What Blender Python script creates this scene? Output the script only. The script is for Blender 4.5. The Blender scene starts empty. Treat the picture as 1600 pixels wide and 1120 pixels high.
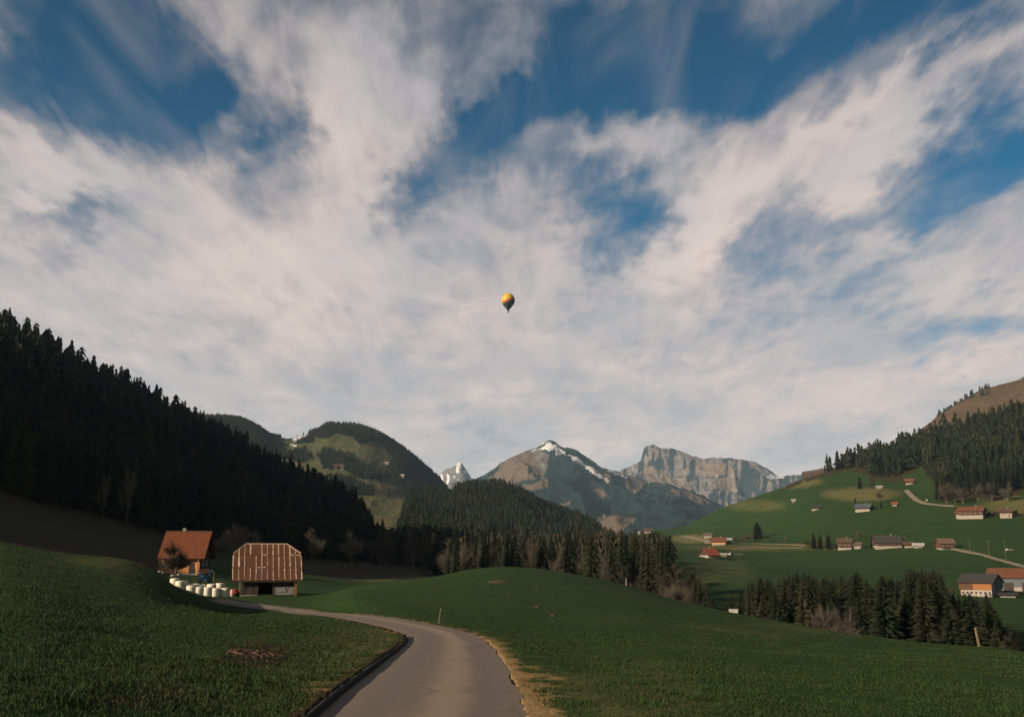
import bpy, bmesh, math, random
import numpy as np
from mathutils import Vector, Matrix
random.seed(7)
RNG = np.random.default_rng(11)
S = bpy.context.scene
COL = S.collection
R = math.radians
# ------------------------------------------------------------------ camera
F = 1556.0            # focal length in photo pixels (photo 1600 x 1120)
EYE = 2.1             # eye height
PITCH = math.atan(310 / F)
cam_d = bpy.data.cameras.new('camera'); cam = bpy.data.objects.new('camera', cam_d); COL.objects.link(cam)
cam_d.sensor_width = 36; cam_d.lens = 36 * F / 1600
cam_d.clip_start = 0.1; cam_d.clip_end = 60000
cam.location = (0, 0, EYE); cam.rotation_euler = (R(90) + PITCH, 0, 0)
S.camera = cam
# ------------------------------------------------------------------ sun, exposure
SUN_AZ, SUN_EL = -122.0, 19.0
sd = bpy.data.lights.new('sun', 'SUN'); sd.energy = 5.0; sd.angle = R(0.5); sd.color = (1.0, 0.82, 0.60)
so = bpy.data.objects.new('sun', sd); COL.objects.link(so)
sv = Vector((math.sin(R(SUN_AZ)) * math.cos(R(SUN_EL)), math.cos(R(SUN_AZ)) * math.cos(R(SUN_EL)), math.sin(R(SUN_EL))))
so.rotation_euler = sv.to_track_quat('Z', 'Y').to_euler(); so.location = sv * 200
S.view_settings.view_transform = 'Standard'; S.view_settings.look = 'None'
S.view_settings.exposure = 1.0; S.view_settings.gamma = 1.0; S.view_settings.use_curve_mapping = False
# ------------------------------------------------------------------ world: sky with cirrus
W = bpy.data.worlds.new('World'); S.world = W; W.use_nodes = True
nt = W.node_tree; nt.nodes.clear()
class G:                                        # small helper round a node tree
    def __init__(s, nt): s.nt = nt
    def n(s, typ, **k):
        nd = s.nt.nodes.new(typ)
        for a, v in k.items(): setattr(nd, a, v)
        return nd
    def put(s, sock, v):
        if hasattr(v, 'node'): s.nt.links.new(v, sock)
        else: sock.default_value = v
    def m(s, op, a, b=0.0, c=0.0, clamp=False):
        nd = s.n('ShaderNodeMath', operation=op, use_clamp=clamp)
        for i, v in enumerate((a, b, c)): s.put(nd.inputs[i], v)
        return nd.outputs[0]
    def mr(s, v, a, b, c, d, smooth=False):
        nd = s.n('ShaderNodeMapRange'); nd.clamp = True
        if smooth: nd.interpolation_type = 'SMOOTHSTEP'
        s.put(nd.inputs[0], v)
        for i, q in enumerate((a, b, c, d)): s.put(nd.inputs[i + 1], q)
        return nd.outputs[0]
    def mix(s, f, a, b, blend='MIX'):
        nd = s.n('ShaderNodeMix', data_type='RGBA', blend_type=blend)
        s.put(nd.inputs[0], f)
        for i, v in ((6, a), (7, b)):
            s.put(nd.inputs[i], v if hasattr(v, 'node') else (tuple(v) + (1,))[:4])
        return nd.outputs[2]
    def noise(s, vec, scale, detail=4, rough=0.55, dist=0.0, out=0):
        nd = s.n('ShaderNodeTexNoise'); nd.noise_dimensions = '3D'
        if vec is not None: s.put(nd.inputs['Vector'], vec)
        nd.inputs['Scale'].default_value = scale; nd.inputs['Detail'].default_value = detail
        nd.inputs['Roughness'].default_value = rough; nd.inputs['Distortion'].default_value = dist
        return nd.outputs[out]
    def map(s, vec, loc=(0, 0, 0), rot=(0, 0, 0), sc=(1, 1, 1)):
        nd = s.n('ShaderNodeMapping'); s.put(nd.inputs[0], vec)
        nd.inputs[1].default_value = loc; nd.inputs[2].default_value = rot; nd.inputs[3].default_value = sc
        return nd.outputs[0]
    def vm(s, op, a, b=None):
        nd = s.n('ShaderNodeVectorMath', operation=op); s.put(nd.inputs[0], a)
        if b is not None: s.put(nd.inputs[1], b)
        return nd
def pdir(px, py):                                # photo pixel -> world direction
    cx, cy = (px - 800) / F, (560 - py) / F
    c, s_ = math.cos(PITCH), math.sin(PITCH)
    return np.array((cx, c - cy * s_, s_ + cy * c))
def pang(px, py):
    v = pdir(px, py); v /= np.linalg.norm(v)
    return math.atan2(v[0], v[1]), math.asin(v[2])
g = G(nt)
tc = g.n('ShaderNodeTexCoord').outputs['Generated']
sep = g.n('ShaderNodeSeparateXYZ'); g.put(sep.inputs[0], tc)
X, Y, Z = sep.outputs
Zc = g.m('MAXIMUM', Z, 0.0)
AZ = g.m('ARCTAN2', X, Y); EL = g.m('ARCSINE', Zc)
cb = g.n('ShaderNodeCombineXYZ'); g.put(cb.inputs[0], AZ); g.put(cb.inputs[1], EL)
zz = g.m('ADD', Zc, 0.16)
pl = g.n('ShaderNodeCombineXYZ'); g.put(pl.inputs[0], g.m('DIVIDE', X, zz)); g.put(pl.inputs[1], g.m('DIVIDE', Y, zz))
PLN = pl.outputs[0]                              # position on the cloud deck
warp = g.noise(g.map(PLN, sc=(1.6, .9, 1)), 2.2, 4, .6, out=1)
warp = g.vm('SUBTRACT', warp, (0.5, 0.5, 0.5)).outputs[0]
wsc = g.vm('MULTIPLY', warp, (0.22, 0.16, 0.0)).outputs[0]
fw = g.noise(g.map(PLN, sc=(2.6, 1.2, 1)), 7.0, 4, .6, out=1)
fw = g.vm('MULTIPLY', g.vm('SUBTRACT', fw, (0.5, 0.5, 0.5)).outputs[0], (0.07, 0.06, 0.0)).outputs[0]
ANG = g.vm('ADD', g.vm('ADD', cb.outputs[0], wsc).outputs[0], fw).outputs[0]
# cloud masses (+) and clear gaps (-) of the cirrus deck: centre, radii, tilt (photo px), weight
BL = [(180,60,210,105,-25,-.75),(295,125,120,60,20,-.55),(70,180,190,60,0,-.42),(960,85,260,95,8,-.95),(760,165,90,70,0,-.42),
      (690,20,110,50,0,-.35),(700,255,130,75,30,-.6),(965,345,105,65,0,-.75),(1545,245,170,85,10,-.95),(1380,290,120,45,20,-.4),
      (1540,505,160,55,12,-.45),(1370,430,130,55,20,-.4),(1200,490,130,50,0,-.3),(445,205,70,50,60,-.42),(75,350,95,50,30,-.35),
      (380,290,110,40,0,-.26),(1310,30,190,60,25,-.5),(20,110,110,80,0,-.3),(110,250,130,26,-14,-.3),(330,215,120,40,20,-.35),(620,300,60,40,40,-.25),(640,40,170,70,0,.22),(860,250,70,70,30,-.35),(1230,380,110,60,40,-.3),(1440,330,120,40,10,-.2),(1130,110,130,60,10,-.45),(1160,410,90,40,10,-.25),
      (1470,10,160,55,0,-.4),(1270,110,90,40,25,-.25),(130,330,160,30,10,-.22),(480,560,120,40,-10,-.1),(470,470,120,30,0,-.16),(730,660,140,22,0,-.12),(300,500,90,26,0,-.12),(1060,560,130,30,0,-.10),
      (420,60,200,80,-30,.30),(590,130,110,120,10,.55),(545,210,60,110,0,.3),(800,72,100,30,8,.42),(960,215,150,50,-5,.58),(1060,190,70,40,-20,.3),
      (1420,140,260,50,28,.62),(1150,275,190,60,45,.55),(1570,75,120,34,28,.4),(1290,240,150,45,25,.35),(230,265,260,70,8,.35),
      (60,260,150,60,0,.3),(560,340,330,90,0,.3),(1080,380,110,60,50,.32),(1380,370,150,45,-20,.35),(1500,430,130,40,-15,.25),(300,420,380,110,0,.2)]
acc = None
for (bx, by, ra, rb, tilt, w) in BL:
    a0, e0 = pang(bx, by)
    a1, e1 = pang(bx + ra, by); sa = abs(a1 - a0); sb = rb / ra * sa
    v = g.vm('SUBTRACT', ANG, (a0, e0, 0)).outputs[0]
    v = g.map(v, rot=(0, 0, -R(tilt)))
    v = g.vm('DIVIDE', v, (sa * 1.25, sb * 1.25, 1)).outputs[0]
    l = g.vm('LENGTH', v).outputs['Value']
    k = g.mr(l, 0.0, 1.15, w * 1.05, 0.0, True)
    acc = k if acc is None else g.m('ADD', acc, k)
base = g.mr(EL, R(11), R(28), 1.08, 0.42, True)
n1 = g.noise(g.map(PLN, rot=(0, 0, R(-20)), sc=(1.7, 1.15, 1)), 2.6, 7, .52, 1.3)
n2 = g.noise(g.map(PLN, rot=(0, 0, R(38)), sc=(3.6, 1.0, 1)), 4.6, 7, .54, 1.2)
n3 = g.noise(g.map(PLN, rot=(0, 0, R(-18)), sc=(3.2, 1.6, 1)), 13, 6, .62, .3)
den = g.m('ADD', base, acc)
den = g.m('ADD', den, g.m('MULTIPLY', g.m('SUBTRACT', n1, .5), g.mr(EL, R(8), R(24), .75, 1.2)))
den = g.m('ADD', den, g.m('MULTIPLY', g.m('SUBTRACT', n2, .5), g.mr(EL, R(8), R(24), .45, .75)))
den = g.m('ADD', den, g.m('MULTIPLY', g.m('SUBTRACT', n3, .5), .14))
alpha = g.m('MULTIPLY', g.mr(den, -0.18, 1.30, 0.0, 1.0, True), g.mr(EL, R(14), R(33), 1.0, .86))
sky = g.n('ShaderNodeTexSky', sky_type='NISHITA', sun_disc=False)
sky.sun_elevation = R(SUN_EL); sky.sun_rotation = R(SUN_AZ % 360); sky.altitude = 900
sky.air_density = 1.0; sky.dust_density = 0.4; sky.ozone_density = 3.0
SKY_STRENGTH = 0.05
skyc = g.mix(1.0, sky.outputs[0], (0.06, 0.56, 0.66), 'MULTIPLY')
CS = 0.585 / SKY_STRENGTH                          # cloud colours are given as radiance, so undo the strength
warmth = g.mr(g.noise(g.map(PLN, sc=(1.5, .8, 1)), 1.9, 3, .5), .35, .65, 0, 1, True)
cl = g.mix(warmth, (.44 * CS, .415 * CS, .415 * CS), (.60 * CS, .505 * CS, .465 * CS))
thin = g.mr(den, .5, 1.5, .80, 1.08)
cl = g.vm('SCALE', cl); cl_n = cl; g.put(cl_n.inputs['Scale'], thin)
veil = g.noise(g.map(PLN, rot=(0, 0, R(52)), sc=(2.6, .9, 1)), 2.8, 5, .5, .9)
veil = g.m('MULTIPLY', g.mr(veil, .42, .80, .0, .24, True), g.m('SUBTRACT', 1.0, alpha))
alpha = g.m('ADD', alpha, veil)
skyc = g.vm('SCALE', skyc); g.put(skyc.inputs['Scale'], g.mr(EL, R(12), R(38), 1.08, .70)); skyc = skyc.outputs[0]
fin = g.mix(alpha, skyc, cl_n.outputs[0])
bg = g.n('ShaderNodeBackground'); g.put(bg.inputs[0], fin); bg.inputs[1].default_value = SKY_STRENGTH
out = g.n('ShaderNodeOutputWorld'); nt.links.new(bg.outputs[0], out.inputs[0])
W.cycles.sampling_method = 'MANUAL'; W.cycles.sample_map_resolution = 512

# ------------------------------------------------------------------ numpy helpers
def _h(ix, iy, seed):
    n = (ix.astype(np.int64) * 374761393 + iy.astype(np.int64) * 668265263 + seed * 982451653) & 0x7fffffff
    n = ((n ^ (n >> 13)) * 1274126177) & 0x7fffffff
    return ((n ^ (n >> 16)) & 0xffff) / 65535.0
def vn(x, y, seed=0):
    x0 = np.floor(x); y0 = np.floor(y); fx = x - x0; fy = y - y0
    fx = fx * fx * fx * (fx * (fx * 6 - 15) + 10); fy = fy * fy * fy * (fy * (fy * 6 - 15) + 10)
    a = _h(x0, y0, seed); b = _h(x0 + 1, y0, seed); c = _h(x0, y0 + 1, seed); d = _h(x0 + 1, y0 + 1, seed)
    return (a + (b - a) * fx) * (1 - fy) + (c + (d - c) * fx) * fy
def fbm(x, y, oct=4, seed=0, gain=.5):
    s = 0; a = 1; t = 0
    for i in range(oct):
        c, sn = math.cos(i * .9), math.sin(i * .9)
        s = s + a * (vn((x * c - y * sn) * 2 ** i, (x * sn + y * c) * 2 ** i, seed + i * 17) - .5); t += a; a *= gain
    return s / t * 2
def ridged(x, y, oct=5, seed=0):
    s = 0; a = 1; t = 0
    for i in range(oct):
        c, sn = math.cos(i * .9), math.sin(i * .9)
        s = s + a * (1 - np.abs(2 * vn((x * c - y * sn) * 2 ** i, (x * sn + y * c) * 2 ** i, seed + i * 17) - 1)); t += a; a *= .52
    return s / t
def sstep(a, b, x):
    t = np.clip((x - a) / (b - a), 0, 1); return t * t * (3 - 2 * t)
def pchip(xk, yk, x):
    xk = np.asarray(xk, float); yk = np.asarray(yk, float)
    h = np.diff(xk); dl = np.diff(yk) / h
    m = np.zeros_like(yk)
    w1 = 2 * h[1:] + h[:-1]; w2 = h[1:] + 2 * h[:-1]
    with np.errstate(divide='ignore', invalid='ignore'):
        mm = (w1 + w2) / (w1 / dl[:-1] + w2 / dl[1:])
    m[1:-1] = np.where(dl[:-1] * dl[1:] > 0, mm, 0)
    m[0] = dl[0]; m[-1] = dl[-1]
    i = np.clip(np.searchsorted(xk, x) - 1, 0, len(xk) - 2)
    t = np.clip((x - xk[i]) / h[i], 0, 1)
    return ((2*t**3 - 3*t*t + 1) * yk[i] + (t**3 - 2*t*t + t) * h[i] * m[i] + (-2*t**3 + 3*t*t) * yk[i+1] + (t**3 - t*t) * h[i] * m[i+1])
def P(px, py, d):                                # photo pixel at horizontal distance d -> (azimuth, tan elevation, ln d)
    v = pdir(px, py); hd = math.hypot(v[0], v[1])
    return (math.atan2(v[0], v[1]), v[2] / hd, math.log(d))
def A(az, z, d): return (R(az), (z - EYE) / d, math.log(d))    # azimuth, absolute height, distance
def proj(x, y, z):                               # world -> photo pixel
    c, s_ = math.cos(PITCH), math.sin(PITCH)
    zz = z - EYE; fw = y * c + zz * s_; up = -y * s_ + zz * c
    fw = np.where(fw < .01, .01, fw)
    return 800 + F * x / fw, 560 - F * up / fw
def inpoly(px, py, poly):
    px = np.asarray(px); py = np.asarray(py); r = np.zeros(px.shape, bool); n = len(poly)
    for i in range(n):
        x1, y1 = poly[i]; x2, y2 = poly[(i + 1) % n]
        if y1 == y2: continue
        r ^= ((y1 > py) != (y2 > py)) & (px < (x2 - x1) * (py - y1) / (y2 - y1) + x1)
    return r
def mesh_from(name, V, Fc, mat=None, smooth=False):
    V = np.asarray(V, np.float32); Fc = np.asarray(Fc, np.int32)
    me = bpy.data.meshes.new(name); k = Fc.shape[1]
    me.vertices.add(len(V)); me.vertices.foreach_set('co', V.ravel())
    me.loops.add(Fc.size); me.loops.foreach_set('vertex_index', Fc.ravel())
    me.polygons.add(len(Fc)); me.polygons.foreach_set('loop_start', np.arange(0, Fc.size, k, dtype=np.int32))
    me.polygons.foreach_set('use_smooth', np.full(len(Fc), smooth, bool))
    me.update(calc_edges=True)
    if mat: me.materials.append(mat)
    return me
def set_attr(me, name, col):
    a = me.attributes.new(name, 'FLOAT_COLOR', 'POINT'); c = np.ones((len(me.vertices), 4), np.float32)
    c[:, :col.shape[1]] = col; a.data.foreach_set('color', c.ravel())
def link(name, me, parent=None, loc=None, rot=None):
    o = bpy.data.objects.new(name, me); COL.objects.link(o)
    if parent: o.parent = parent
    if loc is not None: o.location = loc
    if rot is not None: o.rotation_euler = rot
    return o
def tag(o, label=None, cat=None, group=None, kind=None):
    if label: o['label'] = label
    if cat: o['category'] = cat
    if group: o['group'] = group
    if kind: o['kind'] = kind
    return o
def thing(name, label, cat, loc, rz=0, group=None):
    o = bpy.data.objects.new(name, None); COL.objects.link(o); o.location = loc; o.rotation_euler = (0, 0, rz)
    o.empty_display_size = .2
    return tag(o, label, cat, group)

# ------------------------------------------------------------------ materials
def new_mat(name):
    m = bpy.data.materials.new(name); m.use_nodes = True
    b = m.node_tree.nodes['Principled BSDF']; b.inputs['Specular IOR Level'].default_value = .25
    return m, G(m.node_tree), b
def mat(name, c1, c2=None, scale=3.0, rough=.85, bump=0.0, detail=5, stretch=(1, 1, 1), lo=.35, hi=.65, coord='Object', metal=0.0):
    m, q, b = new_mat(name); b.inputs['Roughness'].default_value = rough; b.inputs['Metallic'].default_value = metal
    if c2 is None: c2 = tuple(x * .75 for x in c1)
    v = q.map(q.n('ShaderNodeTexCoord').outputs[coord], sc=stretch)
    n = q.noise(v, scale, detail, .6)
    q.put(b.inputs['Base Color'], q.mix(q.mr(n, lo, hi, 0, 1), c2, c1))
    if bump:
        bn = q.n('ShaderNodeBump'); bn.inputs['Strength'].default_value = bump; q.put(bn.inputs['Height'], q.noise(v, scale * 3, 4)); bn.inputs['Distance'].default_value = .1
        q.put(b.inputs['Normal'], bn.outputs[0])
    return m
def foliage_mat(name, c1, c2, c3):
    m, q, b = new_mat(name); b.inputs['Roughness'].default_value = .8; b.inputs['Specular IOR Level'].default_value = .1
    ri = q.n('ShaderNodeNewGeometry').outputs['Random Per Island']; ro = q.n('ShaderNodeObjectInfo').outputs['Random']
    at = q.n('ShaderNodeAttribute'); at.attribute_name = 'tint'
    r2 = q.m('FRACT', q.m('ADD', at.outputs['Fac'], ro))
    c = q.mix(ri, c1, c2); c = q.mix(q.mr(r2, .55, 1.0, 0, .8), c, c3)
    q.put(b.inputs['Base Color'], c); return m
M = {}
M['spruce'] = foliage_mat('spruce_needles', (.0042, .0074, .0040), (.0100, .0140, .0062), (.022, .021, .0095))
M['mixed'] = foliage_mat('brown_green_wood', (.011, .014, .008), (.024, .021, .012), (.034, .025, .015))
M['twig'] = foliage_mat('bare_twigs', (0.0400, 0.0344, 0.0256), (0.0600, 0.0504, 0.0368), (0.0496, 0.0360, 0.0240))
M['bark'] = mat('bark', (0.0426, 0.0353, 0.0262), (0.0182, 0.0146, 0.0110), 2.5, .9, .3, stretch=(1, 1, .25))
M['palebark'] = mat('pale_bark', (0.0969, 0.0821, 0.0638), (0.0399, 0.0328, 0.0239), 2.5, .9, .3, stretch=(1, 1, .25))
M['oldwood'] = mat('weathered_wood', (0.0627, 0.0465, 0.0330), (0.0285, 0.0219, 0.0160), 3, .9, .2, stretch=(6, 6, .4))
M['darkwood'] = mat('dark_wood', (.0418, .0319, .0274), (.0190, .0152, .0137), 3, .9, .2, stretch=(6, 6, .4))
M['redwood'] = mat('brown_timber', (.0836, .0357, .0182), (.0380, .0198, .0122), 3, .85, .2, stretch=(6, 6, .4))
M['orangewood'] = mat('orange_timber', (.2280, .0950, .0304), (.1444, .0570, .0190), 3, .8, .15, stretch=(6, 6, .4))
M['plaster'] = mat('white_plaster', (0.2480, 0.2166, 0.1823), (0.1726, 0.1495, 0.1232), 1.2, .9, .05)
M['cream'] = mat('cream_plaster', (0.5343, 0.2498, 0.1000), (0.3717, 0.1637, 0.0647), 1.5, .9, .05)
M['stone'] = mat('stone_base', (.2280, .2128, .1900), (.1292, .1216, .1102), 2.5, .95, .3)
M['brownroof'] = mat('brown_shingles', (0.0803, 0.0435, 0.0268), (0.0435, 0.0268, 0.0180), 2.0, .9, .2)
M['orangeroof'] = mat('orange_tiles_far', (0.1147, 0.0426, 0.0211), (0.0730, 0.0276, 0.0151), 1.2, .9, .2)
M['redroof'] = mat('red_tiles_far', (0.1806, 0.0435, 0.0214), (0.1204, 0.0301, 0.0147), 1.2, .9, .2)
M['greyroof'] = mat('grey_slates', (0.0370, 0.0336, 0.0319), (0.0199, 0.0186, 0.0182), 1.5, .8, .2)
M['blueroof'] = mat('blue_grey_roof', (0.0570, 0.0684, 0.0855), (0.0342, 0.0399, 0.0513), 1.5, .6, .1)
M['paleroof'] = mat('pale_brown_roof', (0.1103, 0.0747, 0.0515), (0.0652, 0.0433, 0.0304), 1.5, .9, .2)
M['bluegrey'] = mat('blue_grey_cladding', (.0760, .0874, .0988), (.0532, .0608, .0722), 2, .8, .1, stretch=(5, 5, .4))
M['glass'] = mat('window_pane', (.02, .022, .026), (.012, .013, .016), 1, .12)
M['wframe'] = mat('window_frame', (.4180, .3800, .3344), None, 2, .7)
M['film'] = mat('bale_film', (0.5540, 0.5143, 0.4007), (0.4352, 0.3957, 0.3005), 2.2, .38, .35, stretch=(1, 1, 3.5))
M['blue'] = mat('blue_paint', (.0266, .0760, .1672), (.0152, .0456, .1064), 3, .45)
M['red'] = mat('red_paint', (.2888, .0380, .0228), (.1900, .0266, .0152), 3, .5)
M['tyre'] = mat('tyre_rubber', (.02, .02, .02), (.012, .012, .012), 5, .9)
M['steel'] = mat('grey_steel', (.2128, .2128, .2128), (.1140, .1064, .0988), 4, .5, metal=.6)
M['white'] = mat('white_paint', (0.2842, 0.2785, 0.2615), (0.2274, 0.2160, 0.1990), 2, .5)
M['plank'] = mat('pale_planks', (.2052, .1634, .1140), (.1368, .1064, .0722), 3, .9, .2, stretch=(.4, 6, 6))
M['soil'] = mat('bare_earth', (0.0855, 0.0547, 0.0292), (0.0199, 0.0146, 0.0091), 4, .95, .6)
M['earth'] = mat('crumbled_earth', (.150, .082, .040), (.026, .018, .012), 7, .95, .8, lo=.42, hi=.60)
M['kerb'] = mat('dark_kerb', (0.0134, 0.0115, 0.0115), (0.0073, 0.0067, 0.0067), 5, .95, .3)
M['postwood'] = mat('post_wood', (0.1254, 0.0969, 0.0627), (0.0741, 0.0542, 0.0342), 5, .9, .2, stretch=(4, 4, .5))
M['dryblade'] = foliage_mat('dry_blades', (0.0830, 0.0563, 0.0221), (0.0528, 0.0387, 0.0148), (0.1207, 0.0810, 0.0338))
M['blade'] = foliage_mat('grass_blades', (0.0105, 0.0245, 0.0068), (0.0194, 0.0370, 0.0093), (0.0319, 0.0355, 0.0099))

def ground_mat():
    m, q, b = new_mat('meadow'); b.inputs['Roughness'].default_value = .95; b.inputs['Specular IOR Level'].default_value = .05
    pos = q.n('ShaderNodeNewGeometry').outputs['Position']
    at = q.n('ShaderNodeAttribute'); at.attribute_name = 'cover'
    s = q.n('ShaderNodeSeparateColor'); q.put(s.inputs[0], at.outputs['Color'])
    dry, grav, soil = s.outputs
    nb = q.noise(pos, .012, 5, .55); nm = q.noise(pos, .09, 5, .6); nf = q.noise(pos, 1.3, 6, .65); nff = q.noise(pos, 14, 4, .7)
    c = q.mix(q.mr(nb, .38, .62, 0, 1), (0.0114, 0.0357, 0.0078), (0.0186, 0.0416, 0.0091))
    c = q.mix(q.mr(nm, .44, .66, 0, .55), c, (0.0313, 0.0437, 0.0113))
    c = q.mix(q.mr(nf, .42, .72, 0, .7), c, (0.0333, 0.0496, 0.0121))
    c = q.mix(q.mr(nff, .35, .7, .55, 0), c, (0.0083, 0.0197, 0.0049))
    d = q.m('ADD', dry, q.m('MULTIPLY', q.m('SUBTRACT', nm, .5), .9)); d = q.m('ADD', d, q.m('MULTIPLY', q.m('SUBTRACT', nf, .5), .6))
    dm = q.m('MULTIPLY', q.mr(d, .22, .75, 0, 1), q.mr(dry, 0, .12, 0, 1))
    c = q.mix(dm, c, q.mix(nf, (0.0530, 0.0611, 0.0199), (0.1096, 0.0916, 0.0357)))
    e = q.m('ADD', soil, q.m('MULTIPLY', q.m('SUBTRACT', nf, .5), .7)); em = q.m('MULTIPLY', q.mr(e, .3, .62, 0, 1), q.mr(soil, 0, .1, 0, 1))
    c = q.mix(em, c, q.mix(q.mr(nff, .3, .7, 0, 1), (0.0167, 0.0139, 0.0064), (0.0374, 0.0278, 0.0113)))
    h = q.m('ADD', grav, q.m('ADD', q.m('MULTIPLY', q.m('SUBTRACT', nf, .5), 1.5), q.m('MULTIPLY', q.m('SUBTRACT', nff, .5), .8)))
    hm = q.m('MULTIPLY', q.mr(h, .42, .62, 0, 1), q.mr(grav, 0, .08, 0, 1))
    c = q.mix(hm, c, q.mix(q.mr(nff, .25, .75, 0, 1), (0.1351, 0.0842, 0.0354), (0.2805, 0.1834, 0.0814)))
    q.put(b.inputs['Base Color'], c)
    bn = q.n('ShaderNodeBump'); bn.inputs['Strength'].default_value = .6; bn.inputs['Distance'].default_value = .12
    q.put(bn.inputs['Height'], q.m('ADD', q.m('MULTIPLY', nff, .35), nf)); q.put(b.inputs['Normal'], bn.outputs[0])
    return m
def mountain_mat(name, forest, rock1, rock2, grass1, grass2, vs=1.0):
    m, q, b = new_mat(name); b.inputs['Roughness'].default_value = .95; b.inputs['Specular IOR Level'].default_value = .05
    pos = q.n('ShaderNodeNewGeometry').outputs['Position']
    at = q.n('ShaderNodeAttribute'); at.attribute_name = 'cover'
    s = q.n('ShaderNodeSeparateColor'); q.put(s.inputs[0], at.outputs['Color'])
    fo, sn, ro = s.outputs
    n = q.noise(pos, .0045 * vs, 7, .68); n2 = q.noise(q.map(pos, sc=(1, 1, .22)), .010 * vs, 7, .7); n3 = q.noise(pos, .035 * vs, 5, .7)
    c = q.mix(q.mr(n, .35, .65, 0, 1), grass1, grass2)
    rk = q.mix(q.mr(n2, .38, .62, 0, 1), rock1, rock2)
    c = q.mix(q.mr(q.m('ADD', ro, q.m('MULTIPLY', q.m('SUBTRACT', n2, .5), 1.2)), .4, .6, 0, 1), c, rk)
    c = q.mix(q.mr(q.m('ADD', fo, q.m('ADD', q.m('MULTIPLY', q.m('SUBTRACT', n, .5), 1.0), q.m('MULTIPLY', q.m('SUBTRACT', n3, .5), .7))), .46, .56, 0, 1), c, q.mix(q.mr(n3, .3, .7, 0, 1), forest, tuple(x * 1.9 for x in forest)))
    c = q.mix(q.mr(q.m('ADD', sn, q.m('ADD', q.m('MULTIPLY', q.m('SUBTRACT', n3, .5), .9), q.m('MULTIPLY', q.m('SUBTRACT', n, .5), .7))), .48, .58, 0, 1), c, (.52, .52, .54))
    q.put(b.inputs['Base Color'], c)
    bn = q.n('ShaderNodeBump'); bn.inputs['Strength'].default_value = .8; bn.inputs['Distance'].default_value = 26
    q.put(bn.inputs['Height'], q.m('ADD', n3, n2)); q.put(b.inputs['Normal'], bn.outputs[0])
    return m

# ------------------------------------------------------------------ terrain sheets
def sheet(feats, az, ld):
    """feats: list of polylines of (az, tan, ln d); returns tan elevation on the grid az x ld"""
    dk = []; tk = []
    for f in feats:
        f = sorted(f); a = np.array([q[0] for q in f])
        dk.append(pchip(a, [q[2] for q in f], np.clip(az, a[0], a[-1]))); tk.append(pchip(a, [q[1] for q in f], np.clip(az, a[0], a[-1])))
    dk = np.array(dk); tk = np.array(tk)
    for i in range(1, len(dk)): dk[i] = np.maximum(dk[i], dk[i - 1] + .03)
    T = np.empty((len(az), len(ld)))
    for j in range(len(az)): T[j] = pchip(dk[:, j], tk[:, j], np.clip(ld, dk[0, j], dk[-1, j]))
    return T, dk
ring = lambda z, d: [A(-180, z, d), A(-150, z, d), A(150, z, d), A(180, z, d)]
FA = [A(a, 0.1, 2.2) for a in (-180, -90, -30, 0, 30, 90, 180)]
FB = ring(.1, 12) + [A(-90, .8, 13), A(-27, .45, 14), A(-15, .2, 14), P(645, 1120, 14), A(5, -.05, 14), A(27, -.45, 14), A(90, -.8, 14)]
FC = ring(0, 35) + [A(-90, 2.0, 40), P(0, 902, 41), P(150, 930, 41), P(300, 962, 41), P(450, 979, 41), P(560, 986, 41), P(700, 991, 41), P(850, 1000, 41), P(1000, 1004, 41), P(1300, 1028, 41), P(1600, 1050, 41), A(90, -4, 40)]
FD = ring(-1, 70) + [A(-100, 3, 75), A(-60, 5, 85), A(-40, 4.6, 88), P(0, 850, 92), P(60, 859, 97), P(100, 865, 100), P(190, 874, 105), P(225, 884, 109), P(250, 900, 111), P(270, 915, 113), P(285, 923, 114), P(300, 928, 116), P(325, 936, 117), P(345, 940, 118), P(400, 943, 119), P(470, 937, 127), P(560, 917, 150), P(640, 905, 168), P(700, 897, 180), P(740, 890, 187), P(790, 887, 190), P(830, 889, 190), P(900, 898, 184), P(980, 915, 172), P(1060, 938, 155), P(1150, 957, 138), P(1300, 985, 110), P(1450, 1004, 90), P(1600, 1019, 75), A(45, -8, 70), A(90, -7, 70)]
FE = ring(-2, 110) + [A(-100, 5, 105), A(-80, 7, 112), A(-60, 9, 120), A(-40, 6, 125), P(0, 866, 128), P(100, 880, 135), P(190, 892, 138), P(250, 909, 138), P(270, 918, 138), P(300, 930, 138), P(355, 934.5, 139), P(420, 928, 143), P(470, 923, 155), P(560, 918, 185), P(640, 911, 205), P(700, 914, 225), P(790, 922, 245), P(870, 938, 245), P(980, 965, 230), P(1060, 992, 215), P(1150, 1018, 205), P(1300, 1052, 185), P(1450, 1078, 170), P(1600, 1098, 160), A(45, -20, 150), A(90, -18, 150)]
FF = ring(-3, 170) + [A(-100, 9, 130), A(-92, 11, 132), A(-80, 14, 142), A(-60, 24, 165), A(-40, 13, 170), P(0, 842, 178), P(100, 856, 188), P(190, 872, 192), P(270, 892, 198), P(330, 893, 200), P(420, 906, 196), P(470, 903, 205), P(560, 906, 240), P(640, 906, 262), P(700, 910, 300), P(790, 922, 330), P(870, 932, 340), P(980, 945, 340), P(1060, 942, 350), P(1150, 945, 350), P(1300, 955, 330), P(1450, 968, 310), P(1600, 978, 300), A(45, -22, 290), A(90, -20, 290)]
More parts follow.
